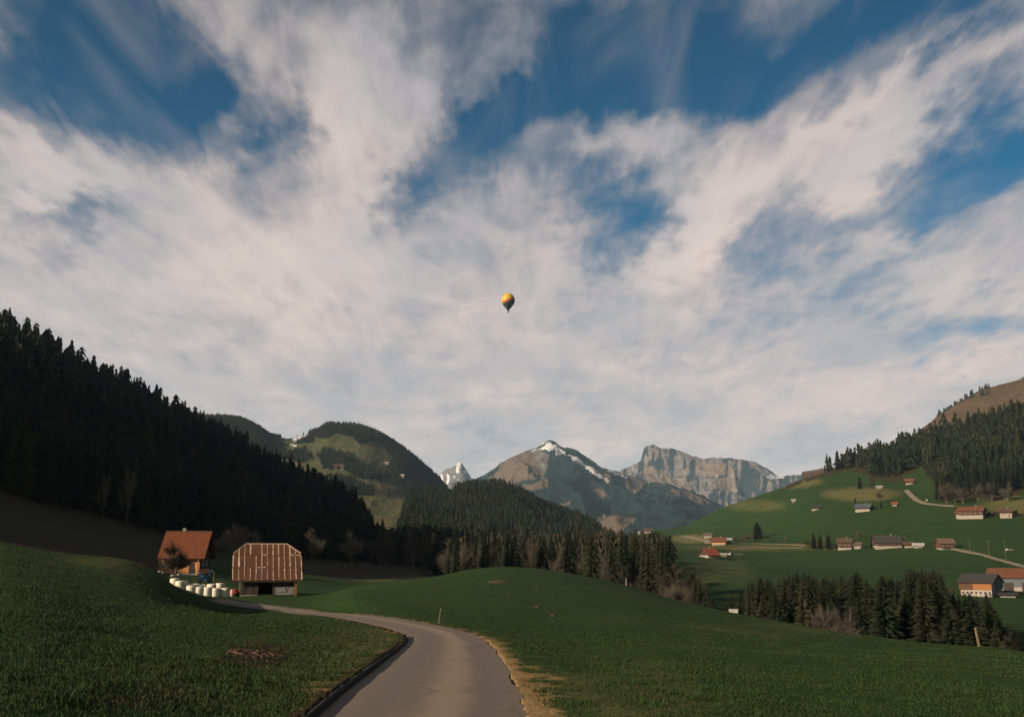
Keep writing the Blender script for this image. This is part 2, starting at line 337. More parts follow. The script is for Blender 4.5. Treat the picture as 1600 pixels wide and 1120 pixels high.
FG = ring(-3, 300) + [A(-104, 12, 160), A(-97.5, 16, 158), A(-92, 24, 160), A(-82, 28, 175), A(-76, 32, 190), A(-60, 50, 215), A(-40, 30, 230), P(0, 800, 240), P(100, 826, 250), P(190, 850, 257), P(300, 874, 268), P(420, 889, 280), P(470, 889, 290), P(560, 886, 320), P(640, 884, 350), P(700, 897, 420), P(790, 908, 450), P(870, 912, 460), P(980, 908, 460), P(1060, 896, 480), P(1150, 902, 460), P(1300, 914, 450), P(1450, 928, 430), P(1600, 934, 425), A(45, -14, 420), A(90, -10, 420)]
FI = ring(0, 500) + [A(-104, 18, 195), A(-97.5, 30, 188), A(-92, 46, 192), A(-82, 52, 212), A(-76, 60, 232), A(-60, 80, 265), A(-40, 42, 280), P(0, 765, 300), P(100, 795, 322), P(190, 815, 345), P(300, 845, 390), P(420, 868, 440), P(470, 871, 460), P(560, 875, 500), P(600, 874, 560), P(640, 868, 620), P(700, 870, 700), P(790, 872, 750), P(870, 870, 800), P(980, 860, 850), P(1060, 853, 860), P(1150, 853, 860), P(1300, 855, 760), P(1450, 856, 700), P(1600, 856, 670), A(45, 10, 650), A(90, 20, 650)]
FJ = ring(5, 700) + [A(-104, 26, 228), A(-97.5, 48, 224), A(-92, 72, 230), A(-82, 76, 258), A(-76, 90, 288), A(-60, 98, 330), A(-40, 92, 370), P(0, 650, 430), P(150, 700, 470), P(300, 758, 520), P(420, 800, 580), P(500, 828, 620), P(560, 850, 660), P(600, 872, 760), P(640, 822, 1050), P(700, 815, 1120), P(790, 820, 1150), P(870, 838, 1150), P(940, 850, 1150), P(1000, 842, 1300), P(1060, 839, 1200), P(1150, 818, 1160), P(1300, 772, 1080), P(1450, 772, 1000), P(1600, 777, 930), A(45, 70, 900), A(90, 80, 900)]
FK = ring(10, 1000) + [A(-120, 12, 300), A(-104, 34, 270), A(-97.5, 54, 258), A(-92, 85, 266), A(-82, 84, 300), A(-76, 109, 335), A(-60, 112, 430), A(-40, 122, 530), P(0, 532, 600), P(150, 603, 650), P(300, 680, 700), P(420, 728, 730), P(500, 768, 750), P(560, 803, 775), P(588, 850, 800), P(606, 872, 900), P(640, 778, 1350), P(700, 768, 1450), P(740, 760, 1500), P(770, 760, 1500), P(810, 771, 1500), P(850, 792, 1500), P(900, 812, 1480), P(930, 827, 1460), P(955, 846, 1450), P(1000, 832, 1900), P(1060, 826, 1500), P(1150, 786, 1450), P(1215, 766, 1430), P(1300, 738, 1430), P(1380, 717, 1420), P(1450, 694, 1410), P(1530, 672, 1400), P(1600, 652, 1380), A(45, 330, 1300), A(90, 300, 1300)]  # crest includes an out-of-view left ridge, shaped to shade the left field
FL = ring(0, 1800) + [A(-100, 0, 1100), A(-76, 40, 900), A(-60, 60, 1000), A(-40, 60, 1000), P(0, 700, 1000), P(300, 815, 1050), P(420, 850, 1080), P(560, 880, 1100), P(606, 884, 1150), P(640, 845, 1800), P(790, 842, 1950), P(940, 858, 1950), P(1000, 846, 2600), P(1060, 850, 2100), P(1150, 830, 1950), P(1300, 800, 1950), P(1600, 742, 1950), A(45, 200, 1900), A(90, 100, 1900)]
FM = [A(a, -20, 4200) for a in (-180, -90, -30, 0, 30, 90, 180)]
FN = [A(a, -30, 16000) for a in (-180, -90, -30, 0, 30, 90, 180)]
FEATS = [FA, FB, FC, FD, FE, FF, FG, FI, FJ, FK, FL, FM, FN]
azs = np.concatenate([np.linspace(-180, -32, 76)[:-1], np.linspace(-32, 32, 690), np.linspace(32, 180, 76)[1:]]) * math.pi / 180
lds = np.linspace(math.log(2.2), math.log(16000), 350)
TT, DK = sheet(FEATS, azs, lds)
DD = np.exp(lds)
GX = np.sin(azs)[:, None] * DD[None]; GY = np.cos(azs)[:, None] * DD[None]
GZ = TT * DD[None] + EYE
d2 = np.broadcast_to(DD[None], GZ.shape)
lump = fbm(GX / 9, GY / 9, 4, 3) * .16 * sstep(6, 40, d2) + fbm(GX / 60, GY / 60, 4, 5) * .9 * sstep(60, 200, d2) + fbm(GX / 160, GY / 160, 4, 9) * 6 * sstep(250, 700, d2)
GZ = GZ + lump + fbm(GX / 1.2, GY / 1.2, 2, 21) * .035 * sstep(3, 9, d2)
def interp(grid, x, y):
    a = np.arctan2(x, y); l = np.log(np.maximum(np.hypot(x, y), 2.21))
    ja = np.clip(np.searchsorted(azs, a) - 1, 0, len(azs) - 2); jl = np.clip(((l - lds[0]) / (lds[1] - lds[0])).astype(int), 0, len(lds) - 2)
    fa = (a - azs[ja]) / (azs[ja + 1] - azs[ja]); fl = (l - lds[jl]) / (lds[1] - lds[0])
    return (grid[ja, jl] * (1 - fa) + grid[ja + 1, jl] * fa) * (1 - fl) + (grid[ja, jl + 1] * (1 - fa) + grid[ja + 1, jl + 1] * fa) * fl
def H(x, y): return float(interp(GZ, np.array([x], float), np.array([y], float))[0])
def HV(x, y): return interp(GZ, np.asarray(x, float), np.asarray(y, float))
def at(px, py, dmin=3, dmax=6000):               # first ground point under a photo pixel
    v = pdir(px, py); hd = math.hypot(v[0], v[1]); dd = np.exp(np.linspace(math.log(dmin), math.log(dmax), 1500))
    x = v[0] / hd * dd; y = v[1] / hd * dd; z = EYE + v[2] / hd * dd
    gz = HV(x, y); hit = np.nonzero(z <= gz)[0]
    i = hit[0] if len(hit) else int(np.argmin(z - gz))
    return Vector((x[i], y[i], gz[i])), dd[i]
def atd(px, d):                                  # ground point in the direction of a column at distance d
    v = pdir(px, 870); hd = math.hypot(v[0], v[1]); x, y = v[0] / hd * d, v[1] / hd * d
    return Vector((x, y, H(x, y)))
# ---- road laid on the ground
LE = [(465,1120),(520,1078),(570,1045),(610,1018),(634,1001),(640,992),(630,984),(605,977),(560,969),(500,960),(440,952),(390,946),(350,941)]
RE = [(825,1120),(812,1083),(800,1058),(785,1030),(766,1006),(745,993),(715,982),(680,975),(640,967),(590,960.5),(540,955),(480,948.5),(420,942.5),(358,938)]
lw = [np.array(at(*p, dmax=121)[0])[:2] for p in LE]; rw = [np.array(at(*p, dmax=121)[0])[:2] for p in RE]
lw = [np.array((-2.55, -60)), np.array((-2.4, -20)), np.array((-2.5, 2)), np.array((-2.75, 8))] + lw
rw = [np.array((.5, -60)), np.array((.7, -20)), np.array((.55, 2)), np.array((.4, 8))] + rw
def resample(pts, n):
    pts = np.array(pts); s = np.concatenate([[0], np.cumsum(np.hypot(*np.diff(pts, axis=0).T))])
    t = np.linspace(0, s[-1], n); q = np.stack([np.interp(t, s, pts[:, i]) for i in (0, 1)], 1)
    for _ in range(10):
        q[1:-1] = q[1:-1] * .5 + (q[:-2] + q[2:]) * .25
    return q
ed = lw[-1] - lw[-2]; ed /= np.hypot(*ed)
lw.append(lw[-1] + ed * 9); rw.append(rw[-1] + ed * 9)
NS = 260
rl = resample(lw, NS); rr = resample(rw, 900)
# widths: pair every left point with its nearest right point
cen = np.empty((NS, 2)); hw = np.empty(NS)
last = 0
for i in range(NS):
    j = last + int(np.argmin(np.hypot(*(rr[last:last + 220] - rl[i]).T))); last = max(last, j - 2)
    cen[i] = (rl[i] + rr[j]) / 2; hw[i] = np.hypot(*(rr[j] - rl[i])) / 2
hw = np.clip(hw, 1.35, 1.75)
for _ in range(14): hw[1:-1] = hw[1:-1] * .5 + (hw[:-2] + hw[2:]) * .25; cen[1:-1] = cen[1:-1] * .5 + (cen[:-2] + cen[2:]) * .25
cz = HV(cen[:, 0], cen[:, 1])
for _ in range(40): cz[1:-1] = cz[1:-1] * .5 + (cz[:-2] + cz[2:]) * .25
tang = np.gradient(cen, axis=0); tang /= np.hypot(*tang.T)[:, None]
nor = np.stack([tang[:, 1], -tang[:, 0]], 1)     # to the right
cz -= .06
# carve the ground under the road
near = np.nonzero((d2 < 175) & (np.abs(azs)[:, None] < math.pi))
vx, vy = GX[near], GY[near]
best = np.full(len(vx), 1e9); bi = np.zeros(len(vx), int)
for i in range(NS):
    q = (vx - cen[i, 0]) ** 2 + (vy - cen[i, 1]) ** 2; mk = q < best; best[mk] = q[mk]; bi[mk] = i
lat = (vx - cen[bi, 0]) * nor[bi, 0] + (vy - cen[bi, 1]) * nor[bi, 1]
dist = np.sqrt(best); side = np.sign(lat); edge = dist - hw[bi]
KS0 = int(np.argmin(np.hypot(cen[:, 0] - rl[0, 0], cen[:, 1] - 3)))     # kerb from beside the camera ...
kp = np.array(at(641, 993, dmax=121)[0])[:2]; KS1 = int(np.argmin(np.hypot(*(rl - kp).T)))    # ... to the bend
has_kerb = (side < 0) & (bi <= KS1 + 2)
z0 = GZ[near]; rz_ = cz[bi]
lift = np.where(has_kerb, .125, .0)
zt = np.where(edge < .0, rz_ - .10, np.where(has_kerb & (edge < .05), rz_ - .08, rz_ + lift + (z0 - rz_ - lift) * sstep(0.1, 3.2, edge)))
GZ[near] = np.where(edge < 3.4, zt, z0)
edgefull = np.full(GZ.shape, 99.0); sidefull = np.zeros(GZ.shape)
edgefull[near] = edge; sidefull[near] = side
# ---- ground cover masks
PX, PY = proj(GX, GY, GZ); front = GY > 1
def pm(poly, soft=0): return inpoly(PX, PY, poly) & front
def ell(cx, cy, rx, ry, dmin=0, dmax=1e9):
    q = ((PX - cx) / rx) ** 2 + ((PY - cy) / ry) ** 2
    return np.clip(1.3 - q, 0, 1) * front * (d2 > dmin) * (d2 < dmax)
dry = np.zeros(GZ.shape); grav = np.zeros(GZ.shape); soil = np.zeros(GZ.shape)
dry = np.maximum(dry, ell(560, 1015, 110, 42, 12, 60) * .55); dry = np.maximum(dry, ell(420, 1055, 260, 70, 10, 40) * .42)
dry = np.maximum(dry, ell(1000, 1080, 160, 60, 8, 30) * .42); dry = np.maximum(dry, ell(660, 890, 90, 18, 205, 480) * .95); dry = np.maximum(dry, ell(590, 895, 60, 14, 190, 480) * .9)
dry = np.maximum(dry, ell(1180, 985, 160, 18, 60, 165) * .33); dry = np.maximum(dry, ell(150, 890, 170, 24, 60, 130) * .35)
dry = np.maximum(dry, ell(1345, 772, 70, 13, 850, 1400) * .8); dry = np.maximum(dry, ell(1180, 790, 60, 12, 900, 1600) * .5); dry = np.maximum(dry, ell(1240, 752, 50, 12, 900, 1600) * .8)
dry = np.maximum(dry, ell(1580, 790, 60, 18, 700, 1100) * .7); dry = np.maximum(dry, ell(1120, 900, 70, 40, 420, 700) * .38); dry = np.maximum(dry, ell(1080, 842, 40, 8, 850, 1500) * .9)
dry = np.maximum(dry, ell(1190, 855, 160, 6, 600, 1000) * .6); dry = np.maximum(dry, ell(700, 770, 50, 8, 1100, 1600) * .9); dry = np.maximum(dry, ell(820, 846, 60, 12, 700, 1300) * .6)
dry = np.maximum(dry, ell(1330, 830, 280, 60, 520, 1300) * .12); dry = np.maximum(dry, ell(60, 778, 160, 8, 200, 330) * .6)
rgt = (sidefull > 0) & (GY > 5) & (GY < 45)
grav = np.where(rgt, np.clip(1.0 - edgefull / (.9 + 1.9 * vn(GX / 1.1, GY / 1.1, 31) ** 1.5), 0, 1) * .78, 0) * sstep(48, 34, GY)
grav = np.maximum(grav, np.where((sidefull < 0) & (edgefull > .12) & (edgefull < .7) & (GY > 3) & (GY < 40), .34, 0))
grav = np.maximum(grav, np.where((edgefull < .5) & (GY > 40), .45, 0))
grav = np.maximum(grav, ell(690, 893, 20, 4, 230, 420)); grav = np.maximum(grav, ell(625, 790, 20, 4, 1000, 2000))
kidx = np.arange(len(lds))
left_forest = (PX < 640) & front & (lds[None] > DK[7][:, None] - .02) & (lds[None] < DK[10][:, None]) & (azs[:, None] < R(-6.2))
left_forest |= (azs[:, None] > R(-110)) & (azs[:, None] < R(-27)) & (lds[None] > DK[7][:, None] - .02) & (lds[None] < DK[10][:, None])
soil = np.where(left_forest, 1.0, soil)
SPUR = [(600,870),(622,812),(640,770),(700,755),(740,740),(790,745),(850,775),(930,812),(960,845),(960,875),(880,868),(840,855),(800,842),(770,830),(745,845),(690,862)]
soil = np.where(pm(SPUR) & (d2 > 600) & (d2 < 2000), 1.0, soil)
RFOR = [(1225,765),(1245,735),(1300,700),(1450,655),(1600,615),(1760,560),(1760,775),(1600,768),(1560,780),(1500,778),(1468,782),(1462,762),(1440,730),(1400,752),(1372,752),(1340,735),(1300,742),(1255,752)]
soil = np.where(pm(RFOR) & (d2 > 850) & (d2 < 2000), 1.0, soil)
VAL = [(600,880),(600,820),(640,835),(760,840),(860,850),(1000,835),(1065,830),(1050,880),(1100,940),(1130,960),(1000,960),(870,930),(790,915),(700,905),(640,895)]
soil = np.where(pm(VAL) & (d2 > 230) & (d2 < 900), .8, soil)
soil = np.maximum(soil, ell(570, 886, 140, 22, 198, 520) * .75)
soil = np.where((edgefull < .3), 1, soil)
soil = np.maximum(soil, .62 * (azs[:, None] < R(-13)) * (azs[:, None] > R(-50)) * sstep(118, 150, d2) * (PX < 262) * (d2 < 420))  # dull brown pasture, colour also deepened for the hill's shade on the left field
soil = np.maximum(soil, ell(230, 1088, 150, 26, 10, 30) * .55)
soil = np.maximum(soil, ell(90, 1040, 120, 18, 10, 40) * .4)
soil = np.maximum(soil, ell(402, 1022, 62, 24, 18, 45) * .9)
V = np.stack([GX, GY, GZ], -1).reshape(-1, 3)
na, nl = GZ.shape
ia, il = np.meshgrid(np.arange(na - 1), np.arange(nl - 1), indexing='ij')
q0 = (ia * nl + il).ravel()
Fq = np.stack([q0, q0 + 1, q0 + nl + 1, q0 + nl], 1)
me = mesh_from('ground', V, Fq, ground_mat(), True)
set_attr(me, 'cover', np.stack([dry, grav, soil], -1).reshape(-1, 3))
ground = link('ground', me); tag(ground, kind='structure')
# disc closing the ring under the camera
nvv = na
Vd = np.concatenate([V.reshape(na, nl, 3)[:, 0], [[0, 0, GZ[:, 0].mean()]]]); Fd = np.stack([np.arange(na - 1), np.arange(1, na), np.full(na - 1, na)], 1)
Vd[:, 2] -= 0.0
me2 = mesh_from('ground_underfoot', Vd, Fd, me.materials[0], True); set_attr(me2, 'cover', np.tile([[0, .4, 0]], (len(Vd), 1)))
tag(link('ground_underfoot', me2), kind='structure')
# ---- road mesh
def road_mat():
    m, q, b = new_mat('asphalt'); b.inputs['Roughness'].default_value = .8; b.inputs['Specular IOR Level'].default_value = .3
    uv = q.n('ShaderNodeAttribute'); uv.attribute_name = 'lane'
    s = q.n('ShaderNodeSeparateColor'); q.put(s.inputs[0], uv.outputs['Color'])
    pos = q.n('ShaderNodeNewGeometry').outputs['Position']
    nn = q.noise(pos, .5, 5, .6); nf = q.noise(pos, 30, 3, .7)
    lat_ = q.m('ADD', s.outputs[0], q.m('MULTIPLY', q.m('SUBTRACT', nn, .5), .16))
    mid = q.mr(q.m('ABSOLUTE', q.m('SUBTRACT', lat_, .60)), .02, .20, 1, 0, True)      # dusty crown between the wheel tracks
    c = q.mix(q.mr(nf, .3, .7, 0, 1), (0.0768, 0.0584, 0.0448), (0.1129, 0.0864, 0.0658))
    c = q.mix(q.m('MULTIPLY', mid, .85), c, (0.1762, 0.1255, 0.0838))
    c = q.mix(q.mr(nn, .55, .75, 0, .35), c, (0.0677, 0.0524, 0.0403))
    c = q.mix(q.mr(q.m('ABSOLUTE', q.m('SUBTRACT', lat_, .5)), .40, .52, 0, .5), c, (0.1084, 0.0763, 0.0493))
    tr = q.mr(q.m('ABSOLUTE', q.m('SUBTRACT', q.m('ABSOLUTE', q.m('SUBTRACT', lat_, .53)), .27)), .03, .12, 1, 0, True)
    c = q.mix(q.m('MULTIPLY', tr, .36), c, (0.0729, 0.0602, 0.0479))                           # darker wheel tracks
    vo = q.n('ShaderNodeTexVoronoi'); vo.feature = 'DISTANCE_TO_EDGE'; vo.inputs['Scale'].default_value = .42
    q.put(vo.inputs['Vector'], q.vm('ADD', pos, q.vm('SCALE', q.noise(pos, 1.1, 5, .7, 0, 1)).outputs[0]).outputs[0])
    c = q.mix(q.m('MULTIPLY', q.mr(vo.outputs['Distance'], .0, .018, 1, 0), q.mr(nn, .38, .55, .0, .85)), c, (0.0353, 0.0301, 0.0251))  # cracks
    n3_ = q.noise(pos, 2.2, 6, .7); c = q.mix(q.mr(n3_, .56, .70, 0, .35), c, (0.1646, 0.1324, 0.0959))
    gr = q.m('MULTIPLY', q.mr(q.noise(pos, 55, 2, .6), .60, .68, 0, 1), q.mr(q.m('ABSOLUTE', q.m('SUBTRACT', s.outputs[0], .5)), .28, .5, .0, .8)); c = q.mix(gr, c, (0.2352, 0.1866, 0.1318))
    q.put(b.inputs['Base Color'], c)
    bn = q.n('ShaderNodeBump'); bn.inputs['Strength'].default_value = .35; bn.inputs['Distance'].default_value = .01; q.put(bn.inputs['Height'], nf); q.put(b.inputs['Normal'], bn.outputs[0])
    return m
NC = 11
Vr = []; La = []
for i in range(NS):
    for k in range(NC):
        u = k / (NC - 1); o = (u - .5) * 2 * hw[i]
        if k in (0, NC - 1): o += (vn(np.array(i * .9), np.array(k * 3.3), 8) - .5) * (.16 if k else .05)
        zr = cz[i] + .03 * (1 - (2 * u - 1) ** 2)
        Vr.append((cen[i, 0] + nor[i, 0] * o, cen[i, 1] + nor[i, 1] * o, zr)); La.append((u, i / NS, 0))
Fr = [(i * NC + k, i * NC + k + 1, (i + 1) * NC + k + 1, (i + 1) * NC + k) for i in range(NS - 1) for k in range(NC - 1)]
mr_ = mesh_from('road', Vr, Fr, road_mat(), True); set_attr(mr_, 'lane', np.array(La))
tag(link('road', mr_), kind='structure')
# ---- kerb: low dark upstand on the inner side of the bend
Vk = []; prof = [(-.02, -.12), (-.01, .09), (.02, .115), (.09, .11), (.12, -.12)]
for i in range(KS0, KS1 + 1):
    ft = min(1, (KS1 - i) / 6) ; hh = .35 + .65 * ft
    for (o, z) in prof:
        j = (vn(np.array(i * .7), np.array(o * 9.), 4) - .5) * .03
        oo = -(hw[i] - .02 + o * (1 if o > .1 else 1)) + j * .6
        Vk.append((cen[i, 0] + nor[i, 0] * oo, cen[i, 1] + nor[i, 1] * oo, cz[i] + z * hh + j * .6))
n_ = KS1 - KS0 + 1; m_ = len(prof)
Fk = [(i * m_ + k, i * m_ + k + 1, (i + 1) * m_ + k + 1, (i + 1) * m_ + k) for i in range(n_ - 1) for k in range(m_ - 1)]
tag(link('kerb', mesh_from('kerb', Vk, Fk, M['kerb'])), kind='structure')
# ---- farm tracks on the opposite slope
M['track'] = mat('pale_track', (.1824, .1444, .0988), (.1216, .0950, .0646), .3, .95, coord='Object')
def strip(name, pts, w, lift=.25, dmin=300, m='track', n=60):
    wp = resample([np.array(at(*p, dmin=dmin)[0])[:2] for p in pts], n); t = np.gradient(wp, axis=0); t /= np.hypot(*t.T)[:, None]
    nn = np.stack([t[:, 1], -t[:, 0]], 1); Vs = []
    for i in range(n):
        for u in (-1.5, -.5, .5, 1.5):
            k = wp[i] + nn[i] * (u / 3 * w); Vs.append((k[0], k[1], H(k[0], k[1]) + (lift if abs(u) < 1 else lift * .5)))
    Fs = [(i * 4 + k, i * 4 + k + 1, i * 4 + k + 5, i * 4 + k + 4) for i in range(n - 1) for k in range(3)]
    return tag(link(name, mesh_from(name, Vs, Fs, M[m], True)), kind='structure')
strip('path', [(1416,766),(1424,774),(1432,782),(1446,787),(1470,789.5),(1492,791)], 5)
strip('path', [(1486,857),(1515,863),(1545,870),(1575,878),(1612,888)], 4.5)
strip('path', [(1128,851),(1160,849),(1200,850),(1260,852)], 5)
strip('path', [(1130,857),(1175,855),(1255,856)], 3)
strip('path', [(1068,838),(1085,841),(1105,846),(1120,851)], 6)
strip('path', [(1096,870),(1120,868),(1160,866)], 3.5)

# ------------------------------------------------------------------ hills and mountains behind
def backdrop(name, feats, pxr, ncol, dr, nrow, cover, material, rough=(0, 1), seed=0, ribs=(0, 1)):
    a0, a1 = math.atan((pxr[0] - 800) / F * math.cos(PITCH)), math.atan((pxr[1] - 800) / F * math.cos(PITCH))
    az = np.linspace(a0, a1, ncol); ld = np.linspace(math.log(dr[0]), math.log(dr[1]), nrow)
    T, dk = sheet(feats, az, ld); D = np.exp(ld)
    x = np.sin(az)[:, None] * D; y = np.cos(az)[:, None] * D; z = T * D + EYE
    amp, sc = rough
    prox = np.exp(-((ld[None] - dk[-2][:, None]) / .05) ** 2)
    z = z + (ridged(x / sc, y / sc, 6, seed) - .55) * amp * (1 - .75 * prox) * sstep(0, .25, (ld[None] - ld[0])) + fbm(x / (sc * .12), y / (sc * .12), 4, seed + 3) * amp * .07
    z = z + (ridged(x / ribs[1] + fbm(x / ribs[1] / 4, y / ribs[1] / 4, 3, seed + 9), y / (ribs[1] * 5), 4, seed + 7) - .5) * ribs[0] * (1 - .85 * prox) * sstep(.1, .4, (ld[None] - ld[0]))
    px, py = proj(x, y, z)
    Vv = np.stack([x, y, z], -1).reshape(-1, 3)
    ia, il = np.meshgrid(np.arange(ncol - 1), np.arange(nrow - 1), indexing='ij'); q = (ia * nrow + il).ravel()
    me = mesh_from(name, Vv, np.stack([q, q + 1, q + nrow + 1, q + nrow], 1), material, True)
    set_attr(me, 'cover', np.stack(cover(px, py, x, y, z, dk, ld), -1).reshape(-1, 3))
    o = tag(link(name, me), kind='structure')
    def Hb(X_, Y_):
        a = np.arctan2(X_, Y_); l = np.log(np.hypot(X_, Y_)); ja = np.clip(((a - az[0]) / (az[1] - az[0])).astype(int), 0, ncol - 2); jl = np.clip(((l - ld[0]) / (ld[1] - ld[0])).astype(int), 0, nrow - 2)
        fa = (a - az[ja]) / (az[1] - az[0]); fl = (l - ld[jl]) / (ld[1] - ld[0])
        return (z[ja, jl] * (1 - fa) + z[ja + 1, jl] * fa) * (1 - fl) + (z[ja, jl + 1] * (1 - fa) + z[ja + 1, jl + 1] * fa) * fl
    return Hb
def soft(px, py, polys, w=6.0):
    """distance-softened union of polygons in photo coordinates (1 inside, 0.5 at the edge)"""
    j = fbm(px / 22, py / 16, 4, 77) * 9
    best = np.zeros(px.shape)
    for pl_ in polys: best = np.maximum(best, inpoly(px + j, py + j * .6, pl_).astype(float))
    return best
alp = [[P(a, 897, 1250) for a in (100, 400, 620, 800)],
       [P(100, 800, 1600), P(400, 802, 1600), P(560, 815, 1600), P(600, 817, 1600), P(650, 822, 1620), P(720, 838, 1650), P(800, 870, 1650)],
       [P(100, 738, 2100), P(400, 738, 2100), P(500, 742, 2100), P(560, 746, 2100), P(600, 755, 2100), P(650, 775, 2100), P(700, 802, 2100), P(800, 860, 2100)],
       [P(100, 640, 2800), P(250, 648, 2800), P(320, 654, 2800), P(370, 657, 2800), P(400, 670, 2800), P(425, 684, 2850), P(445, 686, 2850), P(480, 680, 2800), P(497, 674, 2800), P(515, 664, 2800), P(560, 669, 2800), P(600, 685, 2800), P(640, 712, 2750), P(670, 737, 2700), P(690, 756, 2700), P(720, 795, 2700), P(800, 850, 2700)],
       [P(100, 760, 3900), P(400, 780, 3900), P(600, 800, 3900), P(800, 860, 3900)]]
ALPF = [[(300,630),(375,640),(428,674),(445,705),(480,704),(492,716),(470,722),(430,712),(395,705),(300,690)],
        [(484,676),(500,655),(565,655),(630,690),(700,755),(760,820),(690,800),(640,772),(620,745),(612,712),(600,692),(570,684),(545,681),(495,683)],
        [(496,712),(512,702),(530,706),(552,714),(590,740),(612,747),(560,746),(535,733),(505,732)],
        [(455,690),(490,678),(488,690),(470,690)],[(480,752),(520,742),(548,752),(590,768),(585,776),(540,770),(500,765)],[(655,752),(680,760),(720,800),(670,830),(652,790)],[(556,680),(572,680),(570,692),(556,690)]]
def alp_cover(px, py, x, y, z, dk, ld):
    fo = soft(px, py, ALPF) * .9
    sn = soft(px, py, [[(424,676),(436,676),(432,683),(424,682)],[(448,682),(486,674),(486,679),(455,687)],[(448,690),(462,692),(460,697),(450,694)]]) * .7
    return fo, sn, np.zeros_like(px)
M['alp'] = mountain_mat('alp_meadow', (.0085, .0125, .0085), (.09, .08, .07), (.05, .05, .045), (.054, .072, .026), (.108, .084, .045), 2.0)
HALP = backdrop('hill', alp, (120, 790), 330, (1250, 3900), 170, alp_cover, M['alp'], (26, 420), 5, (14, 110))
MAIN = [[P(a, 900, 3200) for a in (600, 800, 1000, 1300)],
        [P(600, 850, 4300), P(760, 835, 4300), P(860, 815, 4300), P(940, 822, 4300), P(1000, 812, 4300), P(1060, 815, 4300), P(1120, 826, 4300), P(1300, 870, 4300)],
        [P(600, 820, 5400), P(760, 785, 5500), P(830, 750, 5600), P(880, 752, 5500), P(925, 778, 5300), P(990, 772, 5400), P(1040, 785, 5400), P(1100, 802, 5400), P(1150, 825, 5400), P(1300, 870, 5400)],
        [P(600, 815, 6600), P(700, 775, 6600), P(740, 753, 6600), P(760, 744, 6600), P(775, 735, 6600), P(790, 725, 6600), P(815, 711, 6600), P(840, 702, 6600), P(852, 696, 6600), P(859, 693, 6600), P(867, 696, 6600), P(875, 704, 6600), P(900, 717, 6650), P(925, 729, 6700), P(945, 738, 6700), P(960, 740, 6700), P(985, 745, 6500), P(1010, 755, 6400), P(1030, 760, 6400), P(1060, 768, 6400), P(1100, 783, 6400), P(1130, 798, 6400), P(1170, 825, 6400), P(1300, 880, 6400)],
        [P(a, 850, 8000) for a in (600, 800, 1000, 1300)]]
def main_cover(px, py, x, y, z, dk, ld):
    fo = np.full(px.shape, .82)
    br = soft(px, py, [[(768,750),(790,722),(815,708),(845,702),(856,712),(856,735),(846,742),(826,746),(800,752),(785,752)],
                       [(840,752),(852,728),(858,728),(850,750),(846,758)],[(800,760),(828,754),(858,746),(855,760),(820,765)],
                       [(928,766),(944,766),(952,776),(942,782),(934,772)],[(975,745),(1010,748),(1005,765),(992,772),(978,762)],
                       [(1045,764),(1085,772),(1108,782),(1104,788),(1060,775)],[(868,786),(890,783),(888,790)],[(935,800),(1000,812),(960,835),(925,825)],[(930,735),(955,740),(946,752),(936,746)]])
    fo = fo - br * .62
    sn = soft(px, py, [[(825,710),(845,700),(860,690),(872,696),(884,706),(903,714),(925,729),(948,748),(944,753),(922,738),(900,722),(880,710),(866,712),(864,700),(845,705)],
                       [(948,735),(965,737),(985,746),(975,746),(958,742)],[(1005,750),(1015,752),(1012,756)]]) * .85
    ro = soft(px, py, [[(838,702),(862,695),(872,706),(862,735),(845,740),(838,720)]]) * .8
    cr = np.exp(-((ld[None] - dk[-2][:, None] + .006) / .016) ** 2) * sstep(818, 838, px) * (1 - sstep(985, 1010, px))
    return fo - cr * .9, np.maximum(sn * .72, cr * (.62 + .5 * fbm(px / 9, py / 5, 3, 8))), ro
M['mtn'] = mountain_mat('mountain_slopes', (.0075, .0150, .0150), (.135, .122, .112), (.055, .052, .052), (.080, .060, .042), (.115, .084, .060))
backdrop('mountain', MAIN, (590, 1310), 420, (3200, 8000), 170, main_cover, M['mtn'], (200, 800), 11, (90, 230))
CLIFF = [[P(a, 900, 6000) for a in (850, 1000, 1200, 1500)],
         [P(850, 840, 7500), P(960, 790, 7600), P(1010, 772, 7700), P(1080, 780, 7700), P(1150, 795, 7600), P(1210, 795, 7600), P(1300, 810, 7600), P(1500, 850, 7600)],
         [P(850, 830, 8100), P(960, 760, 8200), P(1005, 742, 8300), P(1060, 745, 8300), P(1120, 755, 8200), P(1180, 765, 8150), P(1230, 775, 8100), P(1300, 780, 8100), P(1500, 850, 8100)],
         [P(850, 825, 8600), P(940, 757, 8600), P(965, 737, 8600), P(990, 727, 8600), P(1001, 721, 8600), P(1005, 707, 8600), P(1012, 698, 8600), P(1022, 698, 8600), P(1030, 701, 8600), P(1050, 704, 8600), P(1070, 708, 8600), P(1085, 715, 8600), P(1100, 718, 8600), P(1120, 715, 8600), P(1150, 717, 8600), P(1170, 721, 8600), P(1190, 729, 8600), P(1205, 739, 8600), P(1215, 745, 8600), P(1240, 744, 8800), P(1262, 744, 8800), P(1300, 752, 8800), P(1500, 800, 8600)],
         [P(a, 830, 10500) for a in (850, 1000, 1200, 1500)]]
